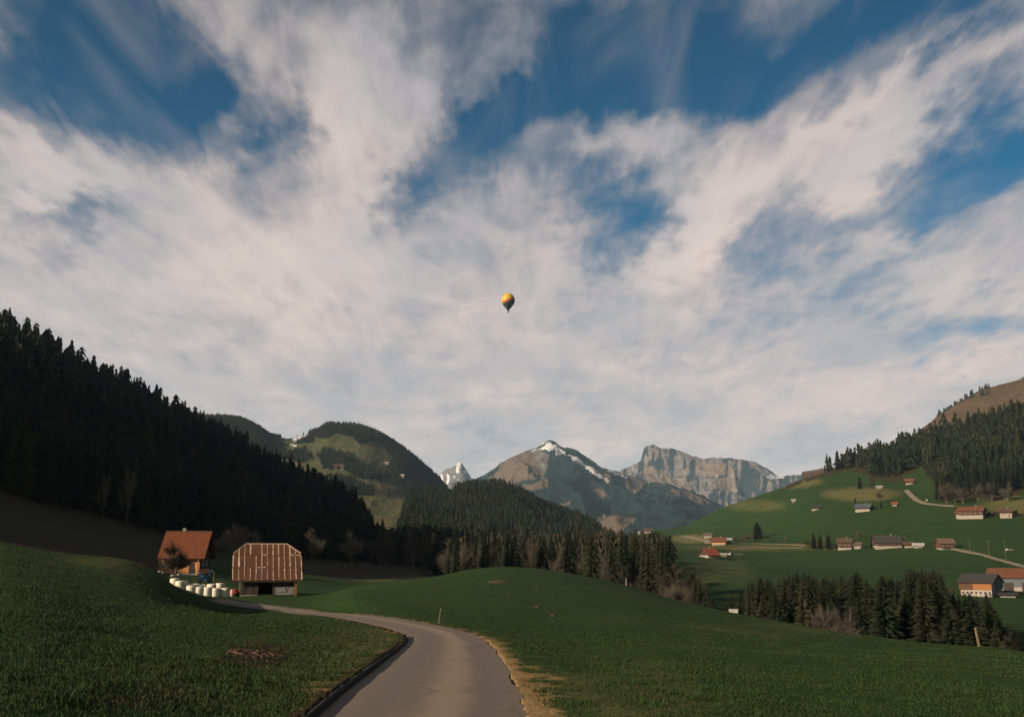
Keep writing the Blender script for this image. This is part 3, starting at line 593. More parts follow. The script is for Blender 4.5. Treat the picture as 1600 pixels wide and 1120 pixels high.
def cliff_cover(px, py, x, y, z, dk, ld):
    n = fbm(px / 5, py / 26, 4, 91); n2 = fbm(px / 30, py / 18, 3, 5)
    fo = .40 + .85 * n + .35 * n2 + .15 * sstep(1060, 1200, px)
    tan = soft(px, py, [[(995,735),(1010,725),(1040,745),(1080,762),(1085,770),(1040,762),(1005,748)], [(1095,725),(1140,722),(1155,735),(1130,745),(1100,738)], [(1120,755),(1140,745),(1150,760),(1125,770)]])
    fo = fo - tan * .5
    band = soft(px, py, [[(1055,768),(1090,770),(1110,780),(1105,786),(1060,775)]])
    sn = soft(px, py, [[(1195,745),(1215,738),(1228,737),(1226,748),(1210,752)]]) * .75 + .46 * sstep(.05, .5, fbm(px / 2.5, py / 9, 3, 55)) * (px < 1190)
    return fo, sn * .9, .75 - .5 * tan + 0 * band
M['cliff'] = mountain_mat('limestone_cliffs', (.013, .022, .026), (.215, .185, .165), (.085, .080, .080), (.185, .138, .102), (.13, .102, .08), 1.8)
backdrop('mountain', CLIFF, (860, 1480), 420, (6000, 10500), 200, cliff_cover, M['cliff'], (160, 460), 23, (95, 120))
SNOW = [[P(a, 870, 8900) for a in (600, 720, 850)],
        [P(600, 850, 9300), P(680, 790, 9300), P(705, 757, 9300), P(725, 755, 9300), P(745, 775, 9300), P(850, 850, 9300)],
        [P(600, 845, 9600), P(670, 770, 9600), P(694, 735, 9600), P(706, 730, 9600), P(714, 725, 9600), P(720, 722, 9600), P(726, 730, 9600), P(733, 741, 9600), P(745, 762, 9600), P(850, 850, 9600)],
        [P(a, 850, 10600) for a in (600, 720, 850)]]
M['snowpk'] = mountain_mat('snow_peak', (0.0334, 0.0401, 0.0468), (0.1471, 0.1404, 0.1404), (0.0669, 0.0669, 0.0736), (0.1338, 0.1271, 0.1204), (0.0936, 0.0869, 0.0869), 1.2)
backdrop('mountain', SNOW, (610, 840), 160, (8900, 10600), 120, lambda px, py, x, y, z, dk, ld: (np.zeros_like(px), .40 + .75 * fbm(px / 5, py / 8, 4, 3), np.ones_like(px)), M['snowpk'], (170, 480), 31, (60, 130))
BROWN = [[P(a, 800, 1900) for a in (1250, 1500, 1800, 2300)],
         [P(1250, 760, 2500), P(1440, 715, 2500), P(1500, 690, 2500), P(1600, 660, 2500), P(1800, 610, 2500), P(2300, 560, 2500)],
         [P(1250, 750, 3200), P(1400, 705, 3200), P(1440, 672, 3200), P(1460, 655, 3200), P(1480, 641, 3200), P(1500, 627, 3200), P(1530, 611, 3200), P(1550, 605, 3200), P(1575, 599, 3200), P(1600, 592, 3200), P(1700, 566, 3200), P(1900, 530, 3200), P(2300, 520, 3200)],
         [P(a, 740, 4600) for a in (1250, 1500, 1800, 2300)]]
def brown_cover(px, py, x, y, z, dk, ld):
    crest = np.exp(-((ld[None] - dk[-2][:, None]) / .012) ** 2)
    sn = np.where((px > 1540), crest * .9, 0)
    return soft(px, py, [[(1430,680),(1470,680),(1520,690),(1600,640),(1600,720),(1430,720)]]) * .7, sn, .25 * np.ones_like(px)
M['brown'] = mountain_mat('brown_alpine_grass', (0.0087, 0.0121, 0.0074), (0.0869, 0.0669, 0.0468), (0.0568, 0.0442, 0.0334), (0.0769, 0.0488, 0.0281), (0.1070, 0.0702, 0.0414), 2.2)
HBRN = backdrop('mountain', BROWN, (1260, 2280), 300, (1900, 4600), 120, brown_cover, M['brown'], (40, 420), 41, (28, 120))

# ------------------------------------------------------------------ trees
def conifer_mesh(name, h, rad, whorls, nf, seed, rounded=False):
    r = random.Random(seed); V_ = []; F_ = []
    for w in range(whorls):
        t = w / (whorls - 1); z = h * (.08 + .90 * t ** .92); L0 = (rad * math.sin(math.pi * (.18 + .80 * t)) ** .75 + .2) if rounded else (rad * (1 - t) ** .62 + .2)
        L0 *= .82 + .36 * r.random(); n = max(4, int(nf * (1 - .45 * t))); a0 = r.random() * 6.28
        for k in range(n):
            a = a0 + 6.283 * k / n + r.uniform(-.3, .3); L = L0 * r.uniform(.55, 1.15); dr = min(1.3, L * r.uniform(.2, .55)); wd = min(.42, L * r.uniform(.08, .17) + .07)
            c, s_ = math.cos(a), math.sin(a); b = len(V_)
            zz_ = z + r.uniform(-.25, .25) * h / whorls
            V_ += [(0, 0, zz_), (c * L * .5 - s_ * wd, s_ * L * .5 + c * wd, zz_ - dr * .45 - wd * .5), (c * L, s_ * L, zz_ - dr + L * .1), (c * L * .5 + s_ * wd, s_ * L * .5 - c * wd, zz_ - dr * .45 - wd * .5), (c * L * .55, s_ * L * .55, zz_ - dr * .2)]
            F_ += [(b, b + 1, b + 4), (b + 1, b + 2, b + 4), (b + 4, b + 2, b + 3), (b, b + 4, b + 3)]
    b = len(V_); V_ += [(.18, 0, h * .93), (-.1, .15, h * .93), (-.1, -.15, h * .93), (0, 0, h * 1.03)]; F_ += [(b, b + 1, b + 3), (b + 1, b + 2, b + 3), (b + 2, b, b + 3)]
    return mesh_from(name, V_, F_, M['spruce'])
def tube_pts(V_, F_, p, q, r0, r1, n=4):
    p = Vector(p); q = Vector(q); ax = (q - p).normalized(); u = ax.orthogonal().normalized(); v = ax.cross(u); b = len(V_)
    for (c, r) in ((p, r0), (q, r1)):
        for k in range(n):
            a = 6.283 * k / n; V_.append(tuple(c + u * (r * math.cos(a)) + v * (r * math.sin(a))))
    for k in range(n): F_.append((b + k, b + (k + 1) % n, b + n + (k + 1) % n, b + n + k))
def trunk_mesh(name, h, r, m, n=6, lean=0.0):
    V_ = []; F_ = []; p = Vector((0, 0, -.8))
    for i in range(4):
        q = Vector((lean * (i + 1) * .1, 0, h * (i + 1) / 4)); tube_pts(V_, F_, p, q, r * (1 - i * .24), r * (1 - (i + 1) * .24) + .02, n); p = q
    return mesh_from(name, V_, F_, m)
def bare_mesh(h, spread, seed, ntw=5, stems=1, forkh=.25, tw=.03):
    r = random.Random(seed); TV = []; TF = []; CV = []; CF = []
    def grow(p, d, L, rad, lev):
        q = p + d * L
        q2 = p + d * (L * .5) + Vector((r.uniform(-1, 1), r.uniform(-1, 1), r.uniform(-.3, .5))) * (L * .07)
        dst = (TV, TF) if lev <= 1 else (CV, CF)
        tube_pts(*dst, p, q2, rad, rad * .82, 6 if lev == 0 else 3); tube_pts(*dst, q2, q, rad * .82, rad * .66, 6 if lev == 0 else 3)
        if lev >= 3:
            for _ in range(ntw if lev >= 4 else ntw // 3):
                dd = (d + Vector((r.uniform(-1.1, 1.1), r.uniform(-1.1, 1.1), r.uniform(-.6, 1)))).normalized(); s0 = p.lerp(q, r.random()); l = h * r.uniform(.05, .13)
                sd_ = dd.orthogonal().normalized() * tw; b = len(CV); CV.extend([tuple(s0 - sd_), tuple(s0 + sd_), tuple(s0 + dd * l)]); CF.append((b, b + 1, b + 2, b + 2))
        if lev >= 4: return
        n = r.choice((3, 3, 4)) + (1 if lev >= 2 else 0)
        for k in range(n):
            dev = Vector((r.uniform(-1, 1), r.uniform(-1, 1), r.uniform(-.1, .6))) * spread * (1.25 if lev < 2 else 1)
            if k == 0: dev *= .3
            nd = (d + dev).normalized(); s0 = p.lerp(q, r.uniform(.30, .95)) if k else q
            grow(s0, nd, L * (r.uniform(.72, .86) if k == 0 else r.uniform(.52, .80)), rad * (.66 if k == 0 else .48), lev + 1)
    for s_ in range(stems):
        d = Vector((r.uniform(-.25, .25) if stems > 1 else 0, r.uniform(-.2, .2) if stems > 1 else 0, 1)).normalized()
        grow(Vector((r.uniform(-.4, .4) * (stems > 1), 0, -.5)), d, h * forkh + .5, h * .010 + .04, 0)
    def mk(n_, V_, F_, m):
        q = np.array(F_); return mesh_from(n_, V_, q, m)
    hmax = max(v[2] for v in CV); k = h / hmax
    TV = [(x * k, y * k, z * k) for x, y, z in TV]; CV = [(x * k, y * k, z * k) for x, y, z in CV]
    # twig triangles were stored as quads with a doubled corner: rebuild as triangles
    tri = []
    for f in CF:
        if f[2] == f[3]: tri.append(f[:3])
        else: tri += [(f[0], f[1], f[2]), (f[0], f[2], f[3])]
    return mk('trunk', TV, TF, M['palebark']), mesh_from('crown', CV, tri, M['twig'])
CON = []
for i, (h, rad, wh, nf) in enumerate([(22, 3.4, 46, 16), (24, 3.0, 48, 15), (20, 3.7, 42, 17), (26, 3.6, 50, 16), (17, 3.0, 38, 15)]):
    CON.append((trunk_mesh('trunk', h * .97, .28, M['bark'], 5), conifer_mesh('crown', h, rad, wh, nf, 40 + i), h))
for i, (h, rad, wh, nf) in enumerate([(18, 2.3, 46, 20), (20, 2.6, 50, 20)]):
    CON.append((trunk_mesh('trunk', h * .9, .26, M['bark'], 5), conifer_mesh('crown', h, rad, wh, nf, 60 + i, True), h))
BARE = []
for i, (h, sp, st, fk) in enumerate([(16, .80, 1, .24), (14, .9, 1, .20), (18, .66, 2, .26), (12, 1.1, 1, .17), (15, .75, 3, .22)]):
    t_, c_ = bare_mesh(h, sp, 70 + i, 9, st, fk, .018); BARE.append((t_, c_, h))
t_, c_ = bare_mesh(11, 1.25, 137, 26, 1, .13, .022); BARE.append((t_, c_, 11))
t_, c_ = bare_mesh(15, .95, 151, 24, 1, .19, .02); BARE.append((t_, c_, 15))
n_con = 0
def plant(kind, x, y, hgt, label, group, z=None, variant=None, name=None, cat='tree', sink=.15, wide=1.0):
    lib = CON if kind == 'spruce' else BARE
    tr, cr, h = lib[variant if variant is not None else random.randrange(min(5, len(lib)))]; s = hgt / h
    o = thing(name or ('spruce_tree' if kind == 'spruce' else 'bare_tree'), label, cat, (x, y, (H(x, y) if z is None else z) - sink), random.uniform(0, 6.28), group)
    o.scale = (s * wide * random.uniform(.9, 1.1), s * wide * random.uniform(.9, 1.1), s)
    link('trunk', tr, o); link('crown', cr, o); return o
def forest(name, label, pts, hs, layers=7, spikes=8, seed=1, wide=.15, bare_frac=0.0, material='spruce'):
    """many small conifers as one mesh: jagged skirts on a thin stem"""
    rg = np.random.default_rng(seed); n = len(pts); Vs = []; Fs = []; Ts = []; off = 0
    wv_ = rg.uniform(.7, 1.45, n); ex_ = rg.uniform(.45, 1.0, n)
    per = layers * (1 + 2 * spikes)
    la = np.arange(layers); t = la / layers
    ang = np.linspace(0, 2 * np.pi, 2 * spikes, endpoint=False)
    base_f = []
    for l in range(layers):
        b = l * (1 + 2 * spikes)
        for k in range(2 * spikes): base_f.append((b, b + 1 + k, b + 1 + (k + 1) % (2 * spikes)))
    base_f = np.array(base_f)
    P3 = np.asarray(pts); Hh = np.asarray(hs)
    Vall = np.empty((n, per, 3), np.float32)
    for l in range(layers):
        b = l * (1 + 2 * spikes); tt = l / layers
        zt = Hh * (tt + 1.55 / layers); zt = np.minimum(zt, Hh * (1.0 if l == layers - 1 else .985)); zb = Hh * (tt * .98 + .04)
        rad = Hh * wide * wv_ * (1 - tt) ** ex_ * rg.uniform(.75, 1.25, n) + .25
        Vall[:, b, 0] = rg.normal(0, .1, n); Vall[:, b, 1] = rg.normal(0, .1, n); Vall[:, b, 2] = zt
        a = ang[None] + rg.uniform(0, 6.28, (n, 1)) + rg.normal(0, .12, (n, 2 * spikes))
        rr_ = rad[:, None] * np.where(np.arange(2 * spikes) % 2 == 0, 1.0, .52)[None] * rg.uniform(.7, 1.25, (n, 2 * spikes))
        Vall[:, b + 1:b + 1 + 2 * spikes, 0] = np.cos(a) * rr_; Vall[:, b + 1:b + 1 + 2 * spikes, 1] = np.sin(a) * rr_
        Vall[:, b + 1:b + 1 + 2 * spikes, 2] = zb[:, None] + (Hh / layers)[:, None] * (rg.uniform(-.3, .3, (n, 2 * spikes)) + np.where(np.arange(2 * spikes) % 2 == 0, -.15, .35)[None])
    Vall += P3[:, None, :]
    Fall = base_f[None] + (np.arange(n) * per)[:, None, None]
    me = mesh_from(name, Vall.reshape(-1, 3), Fall.reshape(-1, 3), M[material])
    tint = np.repeat(rg.random(n), per); a = me.attributes.new('tint', 'FLOAT', 'POINT'); a.data.foreach_set('value', tint.astype(np.float32))
    return tag(link(name, me), label, 'forest', None, 'stuff')
def scatter(n, pxr, dr, test, seed, spacing=None):
    """random ground points by azimuth and distance (even per area), kept where test(px, py, d, az) holds"""
    rg = np.random.default_rng(seed); a0, a1 = (math.atan((p - 800) / F) for p in pxr)
    az = rg.uniform(a0, a1, n); d = np.sqrt(rg.uniform(dr[0] ** 2, dr[1] ** 2, n)); x, y = np.sin(az) * d, np.cos(az) * d
    z = HV(x, y); px, py = proj(x, y, z); k = test(px, py, d, az); x, y, z = x[k], y[k], z[k]
    if spacing:
        seen = {}; keep = []
        for i in range(len(x)):
            c = (int(x[i] // spacing), int(y[i] // spacing))
            if any((c[0] + i_, c[1] + j_) in seen and (x[seen[(c[0] + i_, c[1] + j_)]] - x[i]) ** 2 + (y[seen[(c[0] + i_, c[1] + j_)]] - y[i]) ** 2 < spacing ** 2 for i_ in (-1, 0, 1) for j_ in (-1, 0, 1)): continue
            seen[c] = i; keep.append(i)
        x, y, z = x[keep], y[keep], z[keep]
    return np.stack([x, y, z], 1)
def knot(k, az): return np.interp(az, azs, DK[k])
# left forest: edge trees as individuals, the rest one mass
pts = scatter(90000, (-1500, 612), (240, 1000), lambda px, py, d, az: (np.log(d) > knot(7, az) + .015 * np.sin(az * 60)) & (np.log(d) < knot(9, az) + .12) & (az > R(-62)) & (px < 600), 3, 5.0)
dd_ = np.hypot(pts[:, 0], pts[:, 1]); aa_ = np.arctan2(pts[:, 0], pts[:, 1]); ppx, ppy = proj(pts[:, 0], pts[:, 1], pts[:, 2])
edge_rank = np.log(dd_) - knot(7, aa_)
infr = (ppx > -10) & (ppx < 600)
cand = np.nonzero(infr)[0]; cand = cand[np.argsort(edge_rank[cand])][:60]
ind = np.zeros(len(pts), bool); ind[cand] = True
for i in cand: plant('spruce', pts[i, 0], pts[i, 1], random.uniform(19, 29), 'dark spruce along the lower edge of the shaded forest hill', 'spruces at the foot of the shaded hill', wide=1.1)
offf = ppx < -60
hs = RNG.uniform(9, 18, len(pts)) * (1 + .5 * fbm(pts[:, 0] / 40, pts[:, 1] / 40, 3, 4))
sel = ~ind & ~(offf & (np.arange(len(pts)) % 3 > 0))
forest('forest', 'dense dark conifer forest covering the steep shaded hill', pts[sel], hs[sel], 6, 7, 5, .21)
# spur forest in the middle
spur = scatter(60000, (590, 965), (640, 1700), lambda px, py, d, az: inpoly(px, py, SPUR) & ~inpoly(px, py, [(668,757),(700,764),(745,782),(740,788),(690,772)]) & ~inpoly(px, py, [(782,826),(812,838),(830,850),(800,850),(785,838)]) & (d > 620), 8, 5.8)
dsp = np.hypot(spur[:, 0], spur[:, 1])
forest('forest', 'dark conifer forest on the spur below the twin mountains', spur, RNG.uniform(7, 15, len(spur)) * (1 + .4 * fbm(spur[:, 0] / 50, spur[:, 1] / 50, 3, 4)), 5, 6, 6, .22)
# right hillside forest
rf = scatter(70000, (1215, 1760), (850, 1620), lambda px, py, d, az: inpoly(px, py + 6, RFOR) & (np.log(d) < knot(9, az) + .07), 9, 6.6)
rd = np.hypot(rf[:, 0], rf[:, 1]); rpx, rpy = proj(rf[:, 0], rf[:, 1], rf[:, 2])
order = np.argsort(rd + (rpx > 1605) * 9000)[:26]; ir = np.zeros(len(rf), bool); ir[order] = True
for i in order: plant('spruce', rf[i, 0], rf[i, 1], random.uniform(20, 29), 'tall spruce on the lower edge of the forest above the green pasture', 'spruces edging the hillside pasture', wide=1.15)
forest('forest', 'conifer forest on the hillside above the green pasture', rf[~ir], (RNG.uniform(9, 25, len(rf)) * (1 + .5 * fbm(rf[:, 0] / 40, rf[:, 1] / 40, 3, 4)))[~ir], 5, 6, 7, .21)
# alp forests
a_ = np.random.default_rng(5); n_ = 70000
az_ = a_.uniform(math.atan((280 - 800) / F), math.atan((765 - 800) / F), n_); d_ = np.sqrt(a_.uniform(1400 ** 2, 2880 ** 2, n_)); x_, y_ = np.sin(az_) * d_, np.cos(az_) * d_; z_ = HALP(x_, y_)
px_, py_ = proj(x_, y_, z_); k_ = soft(px_, py_, ALPF) > .5
k_ |= (a_.random(n_) < .004)
k_ &= (a_.random(n_) < .35 + .5 * vn(x_ / 55, y_ / 55, 14))
k_[np.nonzero(k_)[0][9500:]] = False
forest('forest', 'conifer woods on the far alp with brown meadows between', np.stack([x_, y_, z_], 1)[k_], a_.uniform(6, 14, k_.sum()) * (.75 + .5 * vn(x_[k_] / 40, y_[k_] / 40, 15)), 4, 5, 8, .24)
# a few tree clumps on the brown mountain's shoulder
bt = []
for i in range(110):
    u = random.random(); px0 = 1462 + 62 * u if i < 80 else random.choice((1522, 1536, 1540, 1546)) + random.uniform(-3, 3); dq = random.uniform(2950, 3190)
    v = pdir(px0, 640); hd = math.hypot(v[0], v[1]); bx, by = v[0] / hd * dq, v[1] / hd * dq; bt.append((bx, by, float(HBRN(np.array([bx]), np.array([by]))[0])))
forest('forest', 'dark trees along the shoulder of the brown mountain', bt, RNG.uniform(10, 17, len(bt)), 4, 5, 9, .22)
# valley wood behind the meadow hump: individuals
val = scatter(16000, (592, 1105), (215, 900), lambda px, py, d, az: (py > 866) & (np.log(d) > knot(4, az) + .08) & ~((px < 700) & (d < 350)) & ~((px > 1045) & (d > 330)) & ~((px > 1000) & (d > 560)) & ~inpoly(px, py, [(782,800),(812,838),(830,870),(800,880),(785,850)]), 12, 6.6)
vd = np.hypot(val[:, 0], val[:, 1]); val = val[np.argsort(vd)]
VT = [(560,815),(640,826),(700,835),(760,828),(850,835),(885,822),(940,820),(1000,828),(1060,832),(1072,862),(1085,890),(1110,925)]
def vcap(p, h):
    px0 = float(proj(p[0], p[1], p[2])[0]); top = np.interp(px0, [t_[0] for t_ in VT], [t_[1] for t_ in VT]) + random.uniform(0, 14)
    return max(3.0, min(h, EYE - (top - 870) / F * math.hypot(p[0], p[1]) - p[2]))
kk = RNG.random(len(val)) < .40
LV = {'spruce': ('dark evergreen tree in the wood along the valley stream', 'evergreens in the valley wood'), 'bare': ('leafless brown tree in the wood along the valley stream', 'leafless trees in the valley wood')}
cs = cb_ = 0; rest = []
for i, p in enumerate(val):
    if kk[i]:
        if cs < 62: plant('spruce', p[0], p[1], vcap(p, random.uniform(15, 28)), *LV['spruce'], wide=random.uniform(.95, 1.3), variant=random.choice((0, 1, 2, 3, 4, 5, 6)), name='evergreen_tree'); cs += 1
        else: rest.append(p)
    elif cb_ < 120: plant('bare', p[0], p[1], vcap(p, random.uniform(10, 19)), *LV['bare'], wide=1.0); cb_ += 1
    else: rest.append(p)
rest = np.array(rest)
if len(rest): forest('forest', 'mixed wood filling the valley floor behind the meadow hump', rest, np.array([vcap(p, random.uniform(11, 24)) for p in rest]), 6, 7, 10, .22, 0, 'mixed')
# gully row on the right
gul = []
for i in range(2200):
    px0 = random.uniform(1085, 1592)
    if 1118 < px0 < 1136: continue
    dq = random.uniform(185, 275) - (px0 - 1100) * .06
    gul.append((px0, dq))
kept = []
for px0, dq in gul:
    p = atd(px0, dq)
    if all((p - o[0]).length > 3.1 for o in kept): kept.append((p, px0, dq))
TOP = [(1085,905),(1100,915),(1118,945),(1140,930),(1160,912),(1190,900),(1215,910),(1240,893),(1262,900),(1290,905),(1320,900),(1340,893),(1365,912),(1375,895),(1395,900),(1410,888),(1440,886),(1465,890),(1478,915),(1500,925),(1535,922),(1550,945),(1570,965),(1590,1000)]
for p, px0, dq in kept:
    top = np.interp(px0, [t_[0] for t_ in TOP], [t_[1] for t_ in TOP]) + random.choice((0, 0, 0, 1)) * random.uniform(0, 24) + random.uniform(-8, 6)
    hgt = EYE - (top - 870) / F * dq * 1.02 - p.z
    if hgt < 3: continue
    if random.random() < .76: plant('spruce', p.x, p.y, hgt, 'dark evergreen tree in the gully strip below the meadow slope', 'evergreens in the gully strip', wide=random.uniform(.95, 1.4), variant=random.choice((0, 1, 2, 3, 4, 5, 6)), name='evergreen_tree')
    else: plant('bare', p.x, p.y, hgt * .8, 'leafless tree in the gully strip below the meadow slope', 'leafless trees in the gully strip', wide=1.0)
gi = []
for i in range(420):
    px0 = random.uniform(1140, 1580); dq = random.uniform(245, 300) - (px0 - 1100) * .06; p = atd(px0, dq)
    top = np.interp(px0, [t_[0] for t_ in TOP], [t_[1] for t_ in TOP]) + random.uniform(2, 34); hh = EYE - (top - 870) / F * dq - p.z
    if hh > 3: gi.append((p.x, p.y, p.z - .2, hh))
gi = np.array(gi); forest('forest', 'dense understorey of young spruces filling the gully strip', gi[:, :3], gi[:, 3], 14, 11, 11, .13)
# trees standing alone
def lone(kind, px, py, hpx, label, group=None, dmin=130, **k):
    p, d = at(px, py, dmin=dmin); return plant(kind, p.x, p.y, hpx * d / F, label, group, z=p.z, **k)
lone('spruce', 1184, 842, 27, 'broad dark spruce alone on the pasture by the valley road', dmin=300, wide=2.3)
for (px, py, hp) in ((1272, 857, 24), (1282, 858, 22), (1295, 858, 24)): lone('spruce', px, py, hp, 'spruce in the clump beside the row of chalets', 'spruces beside the chalet row', 300, wide=2.0)
lone('bare', 1262, 856, 18, 'leafless bush at the near end of the spruce clump by the chalets', dmin=300, wide=1.2)
lone('bare', 1342, 841, 14, 'reddish leafless tree behind the row of chalets', dmin=300)
lone('spruce', 1344, 764, 20, 'round dark tree standing on the pasture below the forest', dmin=500, wide=1.4)
lone('spruce', 1337, 791, 14, 'small spruce left of the blue-roofed chalet', dmin=500)
lone('spruce', 1377, 794, 13, 'small spruce right of the blue-roofed chalet', dmin=500)
lone('bare', 1375, 786, 20, 'pale leafless tree above the blue-roofed chalet', dmin=500)
lone('bare', 1363, 765, 22, 'pale leafless tree at the forest edge above the pasture', dmin=500)
for (px, py, hp) in ((1480, 788, 34), (1492, 786, 32), (1506, 788, 30), (1528, 785, 32), (1550, 783, 30), (1575, 784, 30)): lone('bare', px, py, hp, 'leafless tree at the forest edge above the white chalets', 'leafless trees above the upper chalets', 500, wide=1.2)
for (px, py, hp) in ((1466, 782, 40), (1475, 783, 44)): lone('spruce', px, py, hp, 'tall dark spruce at the corner of the forest by the bent track', 'spruces at the forest corner', 500)
plant('spruce', -72, 58, 15, 'unseen slim spruce added to cast a shadow streak on the upper left meadow', None, wide=.7)  # tree out of view, added for the shadow streak it casts
for (px, py, hp, kd) in ((1304, 858, 9, 'bare'), (1349, 857, 10, 'bare'), (1362, 856, 9, 'spruce'), (1412, 856, 7, 'bare'), (1452, 857, 7, 'bare'), (1330, 845, 8, 'spruce'), (1372, 846, 9, 'bare')):
    lone(kd, px, py, hp, 'small bush among the row of chalets' if kd == 'bare' else 'small dark conifer among the row of chalets', 'bushes among the chalets' if kd == 'bare' else 'small conifers among the chalets', 300, wide=1.6, name='bush' if kd == 'bare' else None, cat='bush' if kd == 'bare' else 'tree')
for (px, py, hp) in ((1490, 806, 9), (1546, 807, 10), (1556, 806, 11), (1588, 806, 10), (1534, 797, 12)): lone('bare', px, py, hp, 'brown bush beside the upper chalets', 'bushes beside the upper chalets', 400, wide=1.5, name='bush', cat='bush')
for (px, py, hp) in ((1092, 872, 7), (1120, 873, 6), (1148, 849, 9), (1160, 850, 14), (1170, 846, 16), (1198, 846, 14)): lone('bare', px, py, hp, 'brown bush along the valley road', 'bushes along the valley road', 400, wide=1.6, name='bush', cat='bush')
for (px, py, hp) in ((1490, 932, 15), (1548, 934, 8), (1590, 934, 9)): lone('bare', px, py, hp, 'bush at the foot of the big farm barns', 'bushes at the big farm', 330, wide=1.3, name='bush', cat='bush')
# trees round the farm
M['liftedtwig'] = foliage_mat('brightened_grey_twigs', (0.1096, 0.0944, 0.0716), (0.1566, 0.1332, 0.0991), (0.1253, 0.0994, 0.0688))
greyer = {}
def close_bare(px, d, hpx, label, variant, wide=1.0, group=None):
    p = atd(px, d); o = plant('bare', p.x, p.y, hpx * d / F, label, group, variant=variant, wide=wide)
    if d > 190:                                    # grey twigs, colour brightened to show in the hill's shade
        for c in COL.objects:
            if c.parent == o and c.name.startswith('crown'):
                if variant not in greyer: greyer[variant] = c.data.copy(); greyer[variant].materials[0] = M['liftedtwig']
                c.data = greyer[variant]
    return o
close_bare(277, 187, 62, 'gnarled leafless fruit tree before the orange-roofed farmhouse', 5, 1.3)
close_bare(362, 235, 70, 'tall leafless tree rising between farmhouse and barn', 6, 1.0)
close_bare(402, 240, 64, 'leafless tree rising behind the rusty barn roof', 6, .9)
close_bare(345, 225, 58, 'low leafless tree close beside the farmhouse gable', 6, 1.2)
close_bare(382, 262, 66, 'leafless tree farthest back between farmhouse and barn', 6, 1.1)
close_bare(487, 245, 74, 'pale leafless tree standing alone beyond the barn', 6, .85)
close_bare(550, 300, 68, 'round leafless tree at the end of the dark forest', 6, 1.0)
close_bare(193, 342, 105, 'pale thin larch standing at the dark forest edge', 2, .6)
close_bare(155, 330, 80, 'slim leafless tree at the dark forest edge', 2, .5)

# ------------------------------------------------------------------ mesh bits for buildings
class MB:
    def __init__(s): s.V = []; s.F = []
    def box(s, x0, x1, y0, y1, z0, z1):
        b = len(s.V); s.V += [(x0,y0,z0),(x1,y0,z0),(x1,y1,z0),(x0,y1,z0),(x0,y0,z1),(x1,y0,z1),(x1,y1,z1),(x0,y1,z1)]
        s.F += [(b+3,b+2,b+1,b),(b+4,b+5,b+6,b+7),(b,b+1,b+5,b+4),(b+1,b+2,b+6,b+5),(b+2,b+3,b+7,b+6),(b+3,b,b+4,b+7)]; return s
    def prism(s, poly, axis_lo, axis_hi, axis='x'):
        """extrude a polygon (list of (u, z)) along x or y"""
        n = len(poly); b = len(s.V)
        for t in (axis_lo, axis_hi):
            for u, z in poly: s.V.append((t, u, z) if axis == 'x' else (u, t, z))
        s.F.append(tuple(b + i for i in range(n))[::-1]); s.F.append(tuple(b + n + i for i in range(n)))
        for i in range(n): s.F.append((b + i, b + (i + 1) % n, b + n + (i + 1) % n, b + n + i))
        return s
    def slab(s, quad, th):
        """thick panel under a 3D polygon"""
        q = [Vector(p) for p in quad]; nn = (q[1] - q[0]).cross(q[2] - q[0]).normalized(); b = len(s.V); n = len(q)
        s.V += [tuple(p) for p in q] + [tuple(p - nn * th) for p in q]
        s.F.append(tuple(b + i for i in range(n))); s.F.append(tuple(b + n + i for i in range(n))[::-1])
        for i in range(n): s.F.append((b + i, b + n + i, b + n + (i + 1) % n, b + (i + 1) % n))
        return s
    def tube(s, p, q, r0, r1=None, n=6):
        tube_pts(s.V, s.F, p, q, r0, r0 if r1 is None else r1, n); b = len(s.V); s.F.append(tuple(range(b - n, b))); s.F.append(tuple(range(b - 2 * n, b - n))[::-1]); return s
    def lathe(s, prof, n=16, c=(0, 0, 0)):
        b = len(s.V); m_ = len(prof)
        for r, z in prof:
            for k in range(n): s.V.append((c[0] + r * math.cos(6.28318 * k / n), c[1] + r * math.sin(6.28318 * k / n), c[2] + z))
        for i in range(m_ - 1):
            for k in range(n): s.F.append((b + i * n + k, b + i * n + (k + 1) % n, b + (i + 1) * n + (k + 1) % n, b + (i + 1) * n + k))
        s.F.append(tuple(b + k for k in range(n))[::-1]); s.F.append(tuple(b + (m_ - 1) * n + k for k in range(n))); return s
    def build(s, name, m, parent=None, smooth=False, loc=None, rot=None):
        me = bpy.data.meshes.new(name); me.from_pydata(s.V, [], s.F); me.update()
        if isinstance(m, (list, tuple)):
            for q in m: me.materials.append(q)
        else: me.materials.append(m)
        if smooth: me.polygons.foreach_set('use_smooth', np.ones(len(me.polygons), bool))
        return link(name, me, parent, loc, rot)
def window(parent, x, z, w, h, y, side='front'):
    """window on the front (-y) wall at y, or on the right (+x) wall when side == 'right' (then x is along y)"""
    f = MB(); t = .09
    def bx(m, a0, a1, z0, z1, o0, o1):
        if side == 'front': m.box(a0, a1, y - o1, y - o0, z0, z1)
        else: m.box(y + o0, y + o1, a0, a1, z0, z1)
    bx(f, x - w/2, x - w/2 + t, z, z + h, -.02, .07); bx(f, x + w/2 - t, x + w/2, z, z + h, -.02, .07); bx(f, x - w/2 + t, x + w/2 - t, z, z + t, -.02, .07); bx(f, x - w/2 + t, x + w/2 - t, z + h - t, z + h, -.02, .07)
    fo = f.build('window', M['wframe'], parent); p = MB(); bx(p, x - w/2 + t, x + w/2 - t, z + t, z + h - t, -.01, .03); p.build('pane', M['glass'], fo)
